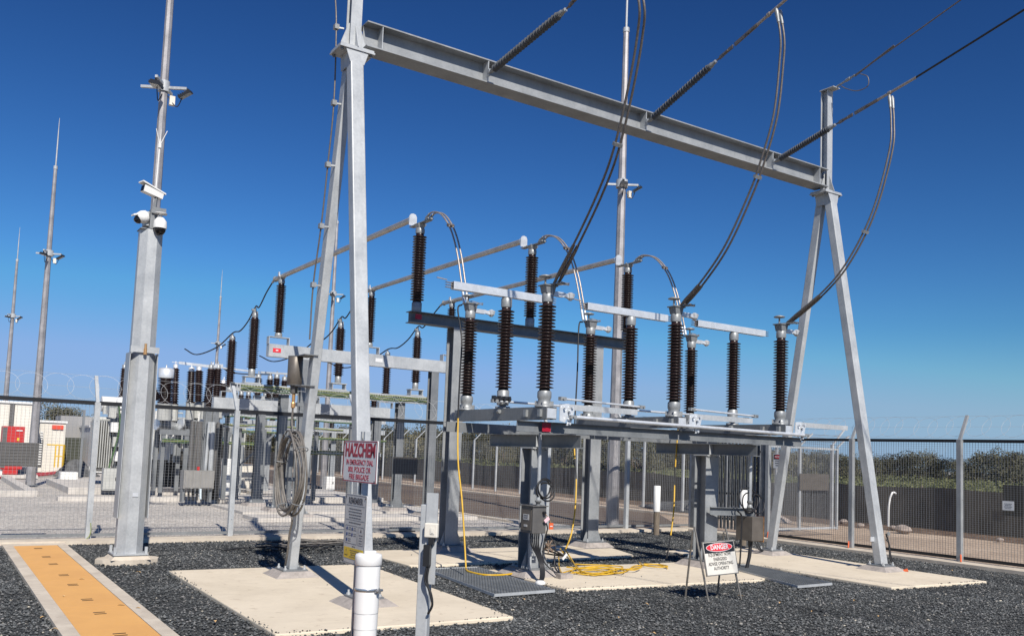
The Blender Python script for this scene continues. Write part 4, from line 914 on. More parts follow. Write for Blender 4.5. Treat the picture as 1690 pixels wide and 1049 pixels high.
b = MB(); b.lathe([(0.086, -0.02), (0.082, -0.06), (0.055, -0.105), (0.01, -0.122)], c, n=18); b.build('black_dome', 'dome_black', t2)
# aerial
t2 = thing('aerial', (cx_+0.10, cy_+0.05, 5.2), 'thin whip aerial with three prongs above the camera post', 'antenna')
b = MB(); b.tube([(cx_+0.02, cy_+0.12, 4.87), (cx_+0.05, cy_+0.12, 5.5), (cx_+0.06, cy_+0.1, 6.32)], 0.013, 6); b.build('mast', 'white_paint', t2)
b = MB(); q = V((cx_+0.06, cy_+0.1, 6.22)); b.lathe([(0.028, -0.04), (0.028, 0.02)], q, n=8)
for dx in (-0.07, 0.0, 0.09): b.tube([q, q+V((dx, -0.02, 0.24))], 0.006, 5)
b.build('prongs', 'white_paint', t2)

# ================================================================== SIGNS NEAR THE CAMERA
SX = 2.40
t = thing('sign_post', (SX+0.05, 5.47, -0.05), 'galvanised slotted sign post standing in front of the left A-frame', 'post')
b = MB(); pX, pY = SX+0.035, 5.47
b.box(pX-0.021, pX+0.02, pY-0.034, pY-0.030, -0.05, 1.86); b.box(pX-0.021, pX+0.02, pY+0.030, pY+0.034, -0.05, 1.86); b.box(pX+0.0165, pX+0.02, pY-0.0295, pY+0.0295, -0.05, 1.86)
b.box(pX-0.021, pX-0.0175, pY-0.0295, pY-0.014, -0.05, 1.86); b.box(pX-0.021, pX-0.0175, pY+0.014, pY+0.0295, -0.05, 1.86); b.build('channel', 'galv', t)
def zline(y, z0, z1): return z0
R_ = V((0, -1, 0)); U_ = V((0, 0, 1))
def panel(parent, c, w_, h, mname, name='panel', th=0.004, off=0.0, rad=0.012, R=R_, U=U_):
    N = V(R).cross(V(U)); pts = []
    for sx_, sy_, a0 in ((1, 1, 0), (-1, 1, pi/2), (-1, -1, pi), (1, -1, 3*pi/2)):
        for k in range(5):
            a = a0+k*pi/8; pts.append(V(c)+V(R)*(sx_*(w_/2-rad)+rad*cos(a))+V(U)*(sy_*(h/2-rad)+rad*sin(a))+N*off)
    b = MB(); b.plate(pts, th); return b.build(name, mname, parent)
def screws(parent, c, dx, dy, R=R_, U=U_, off=0.004, r=0.006):
    for i in (-1, 1):
        for j in (-1, 1):
            b = MB(); b.lathe([(r, 0), (r, 0.003)], V(c)+V(R)*(dx*i)+V(U)*(dy*j)+V(R).cross(V(U))*off, V(R).cross(V(U)), 8)
            b.build('screw', 'cabinet_grey', parent)
c1 = V((SX, 5.465, 1.662))
t = thing('hazchem_sign', c1, 'white HAZCHEM sign with dark red lettering and a red border on the slotted post', 'sign')
panel(t, c1, 0.545, 0.275, 'sign_white', 'panel', 0.006)
def border(parent, c, w_, h, th, mname, off=0.0036, R=R_, U=U_):
    b = MB(); N = V(R).cross(V(U)); c = V(c)+N*off
    b.obb(c+V(U)*(h/2), V(R), V(U), N, w_/2+th/2, th/2, 0.0004); b.obb(c-V(U)*(h/2), V(R), V(U), N, w_/2+th/2, th/2, 0.0004)
    b.obb(c+V(R)*(w_/2), V(R), V(U), N, th/2, h/2-th/2-0.0002, 0.0004); b.obb(c-V(R)*(w_/2), V(R), V(U), N, th/2, h/2-th/2-0.0002, 0.0004)
    b.build('border', mname, parent)
border(t, c1, 0.533, 0.263, 0.006, 'sign_red')
N_ = R_.cross(U_)
for s_, sz, zz, sx_, bo in (('HAZCHEM', 0.122, 0.070, 0.84, 0.0050), ('IN EMERGENCY DIAL', 0.050, -0.008, 0.92, 0.0005), ('000, POLICE OR', 0.052, -0.056, 1.0, 0.0005), ('FIRE BRIGADE', 0.052, -0.104, 1.0, 0.0005)):
    text(s_, sz, 'sign_red', c1+N_*0.0036+U_*zz, R_, U_, t, sx_, bo)
screws(t, c1, 0.25, 0.122)
c2 = V((SX, 5.49, 1.215))
t = thing('reminder_sign', c2, 'grey portrait sign headed REMEMBER with a yellow warning box at its foot', 'sign')
panel(t, c2, 0.345, 0.46, 'sign_grey', 'panel', 0.006)
border(t, c2, 0.331, 0.446, 0.002, 'text_grey')
text('REMEMBER', 0.056, 'text_grey', c2+N_*0.0036+U_*0.185, R_, U_, t, 0.85, 0.0022)
rr = random.Random(4)
def scribble(parent, c, w_, n, pitch, hgt, m, R=R_, U=U_, name='small_print', align=0):
    b = MB(); N = V(R).cross(V(U))
    for k in range(n):
        L = w_*rr.uniform(0.72, 1.0); x = -L/2
        while x < L/2-0.004:
            q = min(rr.uniform(0.010, 0.03), L/2-x); b.obb(V(c)+V(R)*(x+q/2+(L-w_)/2*align)+V(U)*(-k*pitch)+N*0.0038, V(R), V(U), N, q/2, hgt/2, 0.0003); x += q+0.005
    b.build(name, m, parent)
scribble(t, c2+U_*0.132, 0.25, 4, 0.019, 0.0065, 'text_grey')
b = MB()
for zz in (0.155, 0.060): b.obb(c2+U_*zz+N_*0.0038, R_, U_, N_, 0.15, 0.0009, 0.0003)
for x0, x1, z0, z1 in ((-0.145, 0.045, -0.095, 0.022), (0.065, 0.145, -0.095, 0.022)):
    for z in (z0, z1): b.obb(c2+R_*((x0+x1)/2)+U_*z+N_*0.0038, R_, U_, N_, (x1-x0)/2, 0.0009, 0.0003)
    for x in (x0, x1): b.obb(c2+R_*x+U_*((z0+z1)/2)+N_*0.0038, R_, U_, N_, 0.0009, (z1-z0)/2-0.001, 0.0003)
b.build('ruled_boxes', 'text_grey', t)
scribble(t, c2+U_*0.042, 0.20, 1, 0.02, 0.007, 'text_grey')
mat('sign_blue', (0.03, 0.06, 0.20), rough=0.5)
for i, (x, z) in enumerate([(-0.12, 0.0), (-0.12, -0.037), (-0.12, -0.074), (-0.035, 0.0), (-0.035, -0.037)]):
    b = MB(); b.lathe([(0.012, 0), (0.012, 0.0006)], c2+R_*x+U_*z+N_*0.0036, N_, 14, False); b.build('round_symbol', 'sign_blue', t)
    scribble(t, c2+R_*(x+0.045)+U_*(z+0.008), 0.05, 2, 0.013, 0.005, 'text_grey')
b = MB(); pc = c2+R_*0.105+U_*0.0; b.plate([pc+U_*0.014+N_*0.0038, pc-U_*0.010-R_*0.014+N_*0.0038, pc-U_*0.010+R_*0.014+N_*0.0038], 0.0006); b.build('triangle_symbol', 'text_grey', t)
scribble(t, c2+R_*0.105+U_*(-0.03), 0.055, 4, 0.017, 0.005, 'text_grey')
scribble(t, c2+U_*(-0.112), 0.06, 1, 0.017, 0.006, 'text_grey')
panel(t, c2-U_*0.158, 0.31, 0.072, 'sign_yellow', 'yellow_panel', 0.0012, 0.0040, 0.003)
b = MB(); pc = c2-R_*0.115-U_*0.158+N_*0.0052
b.plate([pc+U_*0.024, pc-U_*0.018-R_*0.024, pc-U_*0.018+R_*0.024], 0.0006); tr = b.build('warning_triangle', 'sign_black', t)
b = MB(); b.plate([pc+U_*0.014+N_*0.0008, pc-U_*0.013-R_*0.016+N_*0.0008, pc-U_*0.013+R_*0.016+N_*0.0008], 0.0006); b.build('triangle_inner', 'sign_yellow', tr)
scribble(t, c2+R_*0.03-U_*0.138+N_*0.0015, 0.17, 4, 0.014, 0.0045, 'text_grey')
screws(t, c2, 0.155, 0.21)
# white PVC standpipe
pp = DP(605, 990, 5.72); pxx, pyy = pp.x, pp.y
t = thing('pvc_pipe', (pxx, pyy, -0.05), 'white plastic standpipe with a cap and steel band right of the sign post', 'pipe')
b = MB(); b.lathe([(0.074, -0.05), (0.074, 0.80)], (pxx, pyy, 0), n=32); b.build('pipe', 'pvc', t)
b = MB(); b.lathe([(0.078, 0.70), (0.079, 0.72), (0.079, 0.99), (0.0775, 1.0)], (pxx, pyy, 0), n=32); b.lathe([(0.0765, 0.60), (0.0765, 0.696)], (pxx, pyy, 0), n=32); b.build('coupling', 'pvc', t)
b = MB(); b.lathe([(0.083, 1.002), (0.087, 1.008), (0.087, 1.055), (0.083, 1.07), (0.06, 1.078), (0.02, 1.080)], (pxx, pyy, 0), n=32)
b.box(pxx-0.045, pxx+0.045, pyy-0.012, pyy+0.012, 1.074, 1.092); b.build('cap', 'pvc', t)
b = MB(); b.lathe([(0.0805, 0.838), (0.0815, 0.840), (0.0815, 0.856), (0.0805, 0.858)], (pxx, pyy, 0), n=32); b.tube([(pxx+0.015, pyy-0.09, 0.845), (pxx+0.075, pyy-0.068, 0.847)], 0.009, 6); b.box(pxx+0.03, pxx+0.05, pyy-0.1, pyy-0.08, 0.83, 0.86); b.build('steel_band', 'stainless', t)
# galvanised post with power outlet
q = DP(702, 930, 5.95); px_, py_ = q.x, q.y
t = thing('outlet_post', (px_, py_, -0.05), 'galvanised steel post with a cream power outlet in front of the fence', 'post')
rv = V((cos(YAW+0.25), -sin(YAW+0.25), 0)); nv = V((-rv.y, rv.x, 0))
def onpost(a, b_, z): return V((px_, py_, z))+rv*a+nv*b_
b = MB(); b.obb(onpost(0, 0, 0.67), rv, nv, U_, 0.040, 0.033, 0.72)
b.obb(onpost(0.005, 0.0, 1.405), rv, nv, U_, 0.050, 0.020, 0.045) if False else None
o = b.build('post', 'galv', t); bv = o.modifiers.new('bevel', 'BEVEL'); bv.width = 0.006; bv.segments = 2
b = MB(); b.obb(onpost(0.045, -0.038, 1.17), rv, nv, U_, 0.040, 0.0045, 0.30); b.build('mounting_strip', 'galv', t)
b = MB(); b.obb(onpost(0.055, -0.062, 1.225), rv, nv, U_, 0.046, 0.019, 0.048); o = b.build('outlet_box', 'cream_paint', t); bv = o.modifiers.new('bevel', 'BEVEL'); bv.width = 0.008; bv.segments = 3
b = MB(); b.obb(onpost(0.067, -0.083, 1.222), rv, nv, U_, 0.014, 0.003, 0.02); b.obb(onpost(0.067, -0.087, 1.220), rv, nv, U_, 0.007, 0.002, 0.010); b.build('switch_rocker', 'sign_cream', t)
b = MB(); b.obb(onpost(0.058, -0.062, 1.155), rv, nv, U_, 0.018, 0.014, 0.022); b.obb(onpost(0.035, -0.07, 1.06), rv, nv, U_, 0.022, 0.02, 0.07); b.build('plug', 'black_plastic', t)
for k in range(2):
    b = MB(); b.tube(spline([onpost(0.04+0.012*k, -0.075, 1.0), onpost(0.03+0.015*k, -0.08, 0.90), onpost(0.075, -0.08, 0.82-0.02*k), onpost(0.085, -0.07, 0.74), onpost(0.055, -0.06, 0.68)]), 0.008, 6); b.build('flex', 'black_cable', t)
# A-frame danger sign
A0 = V((8.75, 8.38, 0)); R2 = V((1, -0.06, 0)).normalized(); UA = V((-0.10, 0.215, 0.90)).normalized(); NA = R2.cross(UA)
t = thing('danger_sign', A0, 'folding danger sign on steel legs standing on the gravel before the switch', 'sign')
topz = 0.90
for sgn, L_ in ((-1, 'l'), (1, 'r')):
    foot = A0+R2*(0.285*sgn)+V((0.03, -0.19, -0.035)); tp = A0+R2*(0.27*sgn)+V((-0.07, 0.0, topz if sgn < 0 else topz-0.02))
    b = MB(); b.tube([foot, tp], 0.0135, 8); b.build('front_leg', 'steel_tube', t)
    foot = A0+R2*(0.27*sgn)+V((0.0, 0.19, -0.035))+V((-0.02 if sgn < 0 else 0.0, 0, 0)); tp2 = tp+V((0.0, 0.03, -0.06))
    b = MB(); b.tube([foot, tp2], 0.0135, 8); b.build('rear_leg', 'steel_tube', t)
pc = A0+V((-0.015, -0.118, 0.505)); UA = V((-0.030, 0.19, 0.92)).normalized(); R2 = V((1, -0.03, 0.0)); R2 = (R2-UA*R2.dot(UA)).normalized(); NA = R2.cross(UA)
panel(t, pc, 0.575, 0.44, 'steel_tube', 'frame', 0.012, 0.016, 0.006, R2, UA)
pc = pc+NA*0.018
panel(t, pc, 0.545, 0.415, 'sign_cream', 'panel', 0.006, 0.004, 0.003, R2, UA)
panel(t, pc+UA*0.135, 0.535, 0.135, 'sign_black', 'black_header', 0.001, 0.0085, 0.003, R2, UA)
b = MB(); N2 = 40; ec = pc+UA*0.135+NA*0.0098
b.plate([ec+R2*(0.235*cos(k*2*pi/N2))+UA*(0.057*sin(k*2*pi/N2)) for k in range(N2)], 0.0008); b.build('ellipse_outline', 'sign_white', t)
b = MB(); b.plate([ec+NA*0.001+R2*(0.227*cos(k*2*pi/N2))+UA*(0.050*sin(k*2*pi/N2)) for k in range(N2)], 0.0008); b.build('red_ellipse', 'danger_red', t)
text('DANGER', 0.086, 'sign_white', ec+NA*0.0042, R2, UA, t, 0.92, 0.0022)
for s_, zz, wx in (('EQUIPMENT NOW', 0.042, 0.80), ('ENERGISED', -0.016, 0.80), ('ADVISE OPERATING', -0.074, 0.82), ('AUTHORITY', -0.132, 0.82)):
    text(s_, 0.060, 'sign_black', pc+NA*0.0082+UA*zz-R2*0.01, R2, UA, t, wx, 0.0007)
# small notices on the fence
def notice(c, w_, h, R, label, danger):
    t = thing('notice', c, label, 'sign'); panel(t, c, w_, h, 'sign_white', 'panel', 0.004, 0, 0.008, R, U_); N = V(R).cross(U_)
    if danger:
        panel(t, V(c)+U_*(h*0.27), w_*0.92, h*0.34, 'sign_black', 'header', 0.001, 0.003, 0.002, R, U_)
        b = MB(); b.plate([V(c)+U_*(h*0.27)+N*0.0045+V(R)*(w_*0.40*cos(k*pi/12))+U_*(h*0.13*sin(k*pi/12)) for k in range(24)], 0.001); b.build('red_ellipse', 'danger_red', t)
        text('DANGER', h*0.17, 'sign_white', V(c)+U_*(h*0.27)+N*0.0055, R, U_, t, 0.9, 0.001)
        scribble(t, V(c)+U_*(h*0.0)+N*0.0, w_*0.75, 3, h*0.16, h*0.06, 'text_grey', R=R)
    else:
        scribble(t, V(c)+U_*(h*0.2), w_*0.7, 4, h*0.16, h*0.05, 'text_grey', R=R)
notice(XP(1285, 760, 16.66), 0.30, 0.34, V((0, -1, 0)), 'small white DANGER notice on the gate post beside the right A-frame', True)
notice(XP(1664, 834, 16.72), 0.21, 0.17, V((0, -1, 0)), 'small white notice on the mesh at the right edge', False)

# ================================================================== CABLES AND FITTINGS ON THE LEFT GANTRY LEG
def leg_pt(z, far=True): return V((4.27, 11.82+(10.72-11.82)*(z/ZT) if far else 9.42+(10.55-9.42)*(z/ZT), z))
t = thing('earth_wire_downlead', (4.1, 11, 3), 'brown optical cable running down the far left gantry leg through stand-off clamps', 'cable')
pts = [XP(x, y, 4.12) for x, y in ((553, -12), (555, 45), (551, 170), (541, 272), (530, 373), (517, 470), (511, 560))]
b = MB(); b.tube(spline(pts, 6), 0.011, 6); b.build('cable', 'conductor', t)
for x, y in ((555, 45), (551, 170), (541, 272), (530, 373), (517, 470)):
    p = XP(x, y, 4.12); b = MB(); b.obb(p, V((1, 0, 0)), V((0, 1, 0)), U_, 0.03, 0.035, 0.032); b.bar(p+V((0.028, 0, 0)), p+V((0.10, -0.02, 0)), 0.02, 0.02); b.build('standoff_clamp', 'cast_alloy', t)
cc = XP(487, 612, 4.10)
t = thing('joint_canister', cc, 'brown-grey cylindrical cable joint canister bracketed to the left gantry', 'canister')
b = MB(); b.lathe([(0.095, -0.19), (0.100, -0.185), (0.100, 0.185), (0.095, 0.19)], cc, n=28); b.build('can', 'taupe_steel', t)
b = MB(); b.lathe([(0.105, -0.197), (0.105, -0.186)], cc, n=28); b.lathe([(0.045, -0.30), (0.055, -0.198)], cc, n=12); b.build('lower_flange', 'cabinet_grey', t)
b = MB(); b.lathe([(0.102, 0.191), (0.102, 0.198)], cc, n=28); b.build('lid', 'cabinet_grey', t)
for dz_ in (0.20, -0.205):
    lp_ = leg_pt(cc.z+dz_); b = MB(); b.box(cc.x-0.02, cc.x+0.17, lp_.y-0.10, cc.y+0.02, cc.z+dz_-0.006, cc.z+dz_+0.006); b.build('bracket_arm', 'galv_dull', t)
b = MB(); b.lathe([(0.018, -0.42), (0.022, -0.40), (0.022, -0.30)], cc, n=10); b.lathe([(0.026, -0.50), (0.03, -0.49), (0.03, -0.44), (0.02, -0.42)], cc, n=8, smooth=False); b.build('gland', 'brass', t)
ct = XP(480, 780, 4.06)
t = thing('cable_coil', ct, 'large hanging coil of grey cable tied to the left A-frame', 'cable coil')
rr = random.Random(8)
for k in range(7):
    b = MB(); ry = 0.43+rr.uniform(-.05, .05); rz = 0.52+rr.uniform(-.05, .045); ox = 0.022*(k-3); ph_ = rr.uniform(0, 1)
    pts = [V((ct.x+ox+0.015*sin(a*2+k), ct.y+ry*cos(a)+0.012*sin(3*a+ph_), ct.z+rz*sin(a)+0.02*sin(2*a+ph_))) for a in [q*2*pi/36 for q in range(37)]]
    b.tube(pts, 0.0145, 7); b.build('cable_turn', 'grey_cable', t)
for a in (0.3, 1.4, 2.5, 3.9, 5.2):
    b = MB(); c = V((ct.x, ct.y+0.43*cos(a), ct.z+0.52*sin(a))); d = V((0, -sin(a), cos(a)*1.1)).normalized(); e = V((0, cos(a), sin(a))); pts = [c+e*(0.06*cos(q))+V((1, 0, 0))*(0.09*sin(q)) for q in [j*2*pi/14 for j in range(15)]]
    b.tube(pts, 0.006, 5, cap=False); b.build('cable_tie', 'galv_dull', t)
b = MB(); b.tube(spline([cc+V((0, 0, -0.48)), cc+V((0.0, 0.01, -0.7)), cc+V((0.0, -0.16, -1.0)), V((ct.x, ct.y-0.30, ct.z+0.32))]), 0.0125, 7)
b.tube(spline([cc+V((0.0, 0.02, -0.45)), cc+V((0.02, 0.05, -0.72)), V((ct.x, ct.y+0.22, ct.z+0.42))]), 0.0125, 7)
b.build('feed_cable', 'grey_cable', t)
b = MB(); b.tube(spline([V((ct.x, ct.y-0.05, ct.z-0.5)), V((ct.x+0.02, ct.y-0.10, ct.z-0.62)), XP(478, 880, 4.1), XP(474, 915, 4.14), XP(470, 937, 4.18), XP(468, 945, 4.2)]), 0.014, 7); b.build('tail_cable', 'grey_cable', t)
for z in (0.95, 1.3, 1.75, 2.3):
    p = leg_pt(z); b = MB(); b.box(4.08, 4.168, p.y-0.03, p.y+0.05, z-0.025, z+0.025); b.build('stand_off', 'galv_dull', t)
# black cable heap on the gravel behind the left slab
rr = random.Random(15); hc = GP(500, 905, 0.0)
t = thing('cable_heap', hc, 'untidy heap of dark cables on the gravel behind the left slab', 'cable coil')
for k in range(9):
    a0 = rr.uniform(0, 6); rx = rr.uniform(0.35, 0.85); ry = rr.uniform(0.16, 0.38); ox, oy = rr.uniform(-.35, .35), rr.uniform(-.18, .2); n_ = 26; tot = rr.uniform(4.5, 6.6)
    pts = [V((hc.x+ox+rx*cos(a0+tot*q/n_)*(1+0.1*sin(q*.7+k)), hc.y+oy+0.3*ox+ry*sin(a0+tot*q/n_)+0.05*sin(q+k), 0.0+0.018*k*0.7+0.02*abs(sin(q*.6+k)))) for q in range(n_)]
    b = MB(); b.tube(spline(pts, 2), 0.013, 6); b.build('cable', 'black_cable' if k % 2 else 'grey_cable', t)
b = MB(); b.tube(spline([hc+V((-1.3, 0.1, 0)), hc+V((-0.9, 0.22, .02)), hc+V((-0.4, 0.05, .03)), hc+V((0.1, 0.2, .03))]), 0.014, 6); b.build('cable', 'black_cable', t)
b = MB(); p = GP(495, 893, 0.05); b.tube(spline([p+V((-0.1, 0.1, 0.05)), p+V((0.2, -0.05, 0.03)), p+V((0.55, -0.25, 0.0))]), 0.014, 6); b.build('cable', 'grey_cable', t)

# ================================================================== OPERATING MECHANISMS OF THE SWITCH
def mechanism(x, y, z, w_, d_, h, label, m):
    t = thing('mechanism_box', (x, y, z), label, 'control box')
    b = MB(); b.box(x-w_/2, x+w_/2, y-d_/2, y+d_/2, z, z+h); o = b.build('housing', m, t); bv = o.modifiers.new('bevel', 'BEVEL'); bv.width = 0.008; bv.segments = 2
    return t
x, y = 7.22, 10.35
t = mechanism(x, y, 0.66, 0.23, 0.30, 0.37, 'dark grey mechanism box with hanging tags on the left switch column', 'cabinet_grey')
b = MB(); b.box(x-0.135, x+0.135, y-0.17, y+0.17, 1.031, 1.043); b.build('lid', 'cabinet_grey', t)
b = MB(); b.box(x-0.1225, x-0.1165, y-0.12, y+0.12, 0.70, 1.0); b.build('door', 'taupe_steel', t)
b = MB(); b.box(x-0.128, x-0.1235, y-0.07, y+0.07, 0.84, 0.92); pl = b.build('label_plate', 'sign_grey', t)
scribble(pl, V((x-0.1265, y, 0.90)), 0.10, 2, 0.03, 0.012, 'text_grey', R=V((0, -1, 0)))
b = MB(); b.box(x-0.128, x-0.1235, y-0.03, y+0.05, 0.745, 0.775); b.build('label_plate', 'sign_grey', t)
b = MB(); b.lathe([(0.02, 0), (0.02, 0.05)], (x+0.06, y-0.152, 0.95), (0, -1, 0), 10); b.build('knob', 'black_plastic', t)
t3 = thing('lockout_tag', (x+0.15, y-0.17, 0.82), 'pale pink paper tag hanging from the left mechanism box', 'tag'); b = MB(); c = V((x+0.09, y-0.20, 0.855)); b.obb(c, V((1, 0, .7)).normalized(), V((0, 1, 0)), V((-.7, 0, 1)).normalized(), 0.045, 0.002, 0.025); b.build('card', 'pink_plastic', t3)
t3 = thing('lockout_tag', (x+0.2, y-0.2, 0.75), 'bright orange lockout tag hanging from the left mechanism box', 'tag'); b = MB(); c = V((x+0.165, y-0.20, 0.765)); b.obb(c, V((1, 0, 0)), V((0, 1, 0)), U_, 0.035, 0.006, 0.045); b.build('tag_body', 'orange_plastic', t3)
b = MB(); b.obb(c-V((0, 0.0075, 0)), V((1, 0, 0)), V((0, 1, 0)), U_, 0.022, 0.0012, 0.006); b.build('white_stripe', 'sign_white', t3)
b = MB(); b.tube([c+V((0, 0, 0.045)), c+V((-.02, 0.03, 0.10)), V((x+0.08, y-0.155, 0.95))], 0.005, 5); b.build('hook', 'brass', t3)
t = thing('drive_tube', (x+0.02, y, 1.05), 'vertical drive tube from the left mechanism box up to the switch frame', 'rod')
b = MB(); b.lathe([(0.026, 1.12), (0.026, 2.06)], (x, y-0.10, 0), n=12); b.build('tube', 'galv', t); b = MB(); b.lathe([(0.032, 1.044), (0.032, 1.09), (0.045, 1.09), (0.045, 1.115)], (x, y-0.10, 0), n=12); b.build('coupling', 'cast_alloy', t)
def loops(name, c, r, n_, label, seed=1, th=0.012):
    t = thing(name, c, label, 'cable'); rr = random.Random(seed)
    for k in range(n_):
        ox = V((rr.uniform(-.12, .10), rr.uniform(-.05, .05), rr.uniform(-.04, .04))); R1 = r*rr.uniform(0.8, 1.1)
        pts = [V(c)+ox+V((R1*cos(a), 0.04*sin(a+k), R1*0.9*sin(a))) for a in [0.6+q*2*pi*0.93/24 for q in range(25)]]
        b = MB(); b.tube(pts, th, 6); b.build('loop', 'black_cable', t)
    return t
loops('control_cable', (x+0.06, y-0.12, 1.27), 0.17, 3, 'loops of black control cable above the left mechanism box', 2)
t = thing('cable_bundle', (x-0.02, y, 0.3), 'bundle of black cables dropping from the left mechanism box to the slab', 'cable')
for k in range(5):
    b = MB(); b.tube(spline([V((x-0.07+0.035*k, y-0.05, 0.66)), V((x-0.06+0.03*k, y-0.06, 0.50)), V((x+0.03+0.018*k, y-0.08, 0.34)), V((x+0.06+0.016*k, y-0.12, 0.20)), V((x-0.0+0.016*k, y-0.22, 0.08)), V((x-0.08+0.014*k, y-0.30, 0.03))], 6), 0.011, 6); b.build('cable', 'black_cable', t)
b = MB(); b.lathe([(0.07, 0), (0.075, 0.03), (0.04, 0.05)], (x-0.10, y-0.36, 0.0), n=9); b.build('sealing_foam', 'white_paint', t)
t = thing('cable_rail', (7.42, 10.64, 0.1), 'slotted cable rail with rungs standing against the left switch column', 'rail')
b = MB(); b.box(7.355, 7.385, 10.60, 10.64, 0.10, 1.05); b.build('channel', 'galv', t)
b = MB()
for z in (0.25, 0.40, 0.55, 0.70, 0.85): b.box(7.386, 7.43, 10.60, 10.63, z, z+0.01)
b.build('rungs', 'galv', t)
t = thing('earth_cable', (7.6, 10.6, 0.1), 'black earth cables looping over the foot of the left switch column', 'cable')
for pts in ([(7.52, 10.70, 0.75), (7.56, 10.58, 0.80), (7.62, 10.56, 0.70), (7.60, 10.60, 0.5), (7.58, 10.58, 0.25), (7.66, 10.50, 0.12), (7.74, 10.40, 0.06)], [(7.78, 10.70, 0.55), (7.80, 10.60, 0.45), (7.78, 10.58, 0.25), (7.76, 10.52, 0.12), (7.78, 10.42, 0.06)]):
    b = MB(); b.tube(spline([V(p) for p in pts]), 0.012, 6); b.build('cable', 'black_cable', t)
b = MB(); b.box(7.68, 7.90, 10.28, 10.40, 0.0, 0.07); tag(b.build('mortar_block', 'mortar'), 'small mortar block at the foot of the left switch column', 'block')
# right mechanism on a bracket arm
x, y = 11.28, 10.42
b = MB(); b.chan((10.98, 10.60, 0.93), (11.72, 10.30, 0.93), 0.13, 0.06, 0.008); tag(b.build('bracket_arm', 'galv_dull'), 'horizontal bracket channel holding the right mechanism box', 'bracket')
x, y = 11.66, 10.36
t = mechanism(x, y, 0.46, 0.27, 0.36, 0.40, 'grey mechanism box on a bracket arm beside the right switch column', 'taupe_steel')
b = MB(); b.box(x+0.1355, x+0.1455, y-0.185, y+0.185, 0.44, 0.865); b.build('rusty_side', 'rust_edge', t)
b = MB(); b.lathe([(0.035, -0.10), (0.045, 0.0)], (x-0.03, y-0.05, 0.46), n=10); b.build('cable_entry', 'black_plastic', t)
t = thing('drive_tube', (x, y, 1), 'vertical drive tube from the right mechanism box up to the switch frame', 'rod')
b = MB(); b.lathe([(0.027, 1.12), (0.027, 2.10)], (x-0.07, y-0.06, 0), n=12); b.build('tube', 'galv', t)
b = MB(); b.lathe([(0.035, 0.90), (0.035, 1.0), (0.05, 1.0), (0.05, 1.03), (0.035, 1.03), (0.035, 1.08), (0.05, 1.08), (0.05, 1.115)], (x-0.07, y-0.06, 0), n=12); b.build('coupling', 'cast_alloy', t)
t = loops('control_cable', (x-0.16, y-0.12, 1.12), 0.20, 2, 'loops of black control cable above the right mechanism box', 5); loops('control_cable', (x+0.04, y-0.10, 1.07), 0.20, 1, 'single black cable loop right of the right drive tube', 6)
t = thing('cable_bundle', (x-0.25, y, 0.4), 'black cable hanging from the bracket arm at the right mechanism box', 'cable')
b = MB(); b.tube(spline([V((x-0.28, y+0.02, 0.95)), V((x-0.22, y-0.02, 0.85)), V((x-0.22, y-0.02, 0.5)), V((x-0.22, y, 0.1)), V((x-0.25, y, 0.0))]), 0.014, 6); b.build('cable', 'black_cable', t)
b = MB(); b.tube(spline([V((x-0.03, y-0.05, 0.36)), V((x-0.05, y-0.05, 0.2)), V((x-0.10, y-0.04, 0.0))]), 0.03, 8); b.build('hose', 'black_cable', t)
# cables beside the far foot of the right A-frame and at its front foot
t = thing('earth_cable', (13.6, 11.9, 0.3), 'two thin black cables beside the far foot of the right A-frame', 'cable')
for k in range(2):
    b = MB(); b.tube(spline([V((13.74-0.07*k, 12.0, 0.48)), V((13.66-0.07*k, 11.95, 0.40)), V((13.62-0.07*k, 11.9, 0.25)), V((13.66-0.06*k, 11.85, 0.10)), V((13.78-0.05*k, 11.82, 0.04))]), 0.012, 6); b.build('cable', 'black_cable', t)
t = thing('earth_cable', (14.1, 9.3, 0.3), 'black cables with an orange end at the front foot of the right A-frame', 'cable')
for k in range(2):
    b = MB(); b.tube(spline([V((14.02, 9.40, 0.62-0.1*k)), V((14.05, 9.36, 0.45)), V((14.04+0.03*k, 9.33, 0.22)), V((14.07+0.05*k, 9.28, 0.12)), V((14.14+0.06*k, 9.18, 0.03))]), 0.014, 6); b.build('cable', 'black_cable', t)
b = MB(); b.lathe([(0.03, 0), (0.03, 0.07)], (14.16, 9.15, 0.0), (0.3, -0.5, 0.25), 10); b.build('orange_cap', 'orange_plastic', t)
b = MB(); b.lathe([(0.035, 0), (0.035, 0.02)], (14.02, 9.36, 0.62), (0, -1, 0), 10); b.build('earth_boss', 'cast_alloy', t)

# ================================================================== PORTABLE EARTH LEADS (black above, yellow below)
def lead(label, P, split, x0=7.03):
    """P: (px,py,depth)"""
    a0 = V((x0-0.10, 12.12, dz+0.10)); t = thing('test_lead', a0, label, 'cable', 'hanging black and yellow leads'); S = spline([a0, V((x0-0.15, 12.16, dz+0.02))]+[DP(*p) for p in P[1:]], 6)
    for a, c, m in split:
        i0, i1 = int(a*(len(S)-1)), int(c*(len(S)-1)); b = MB(); b.tube(S[i0:i1+1], 0.013, 7); b.build('lead', m, t)
    return t
lead('lead hanging from the left switch phase, black above and yellow below', [(764, 516, 13.7), (762, 560, 13.8), (759, 620, 13.7), (756, 690, 13.6), (756, 760, 13.3), (762, 820, 13.0), (766, 880, 12.8), (769, 937, 12.55)], [(0, .52, 'black_cable'), (.52, 1, 'yellow_cable')])
S = [GP(x, y, 0.02) for x, y in ((769, 939), (775, 943), (800, 948), (830, 948), (846, 946))]
b = MB(); b.tube(spline(S), 0.016, 7); tag(b.build('yellow_lead', 'yellow_cable'), 'yellow lead lying across the left floor grate', 'cable')
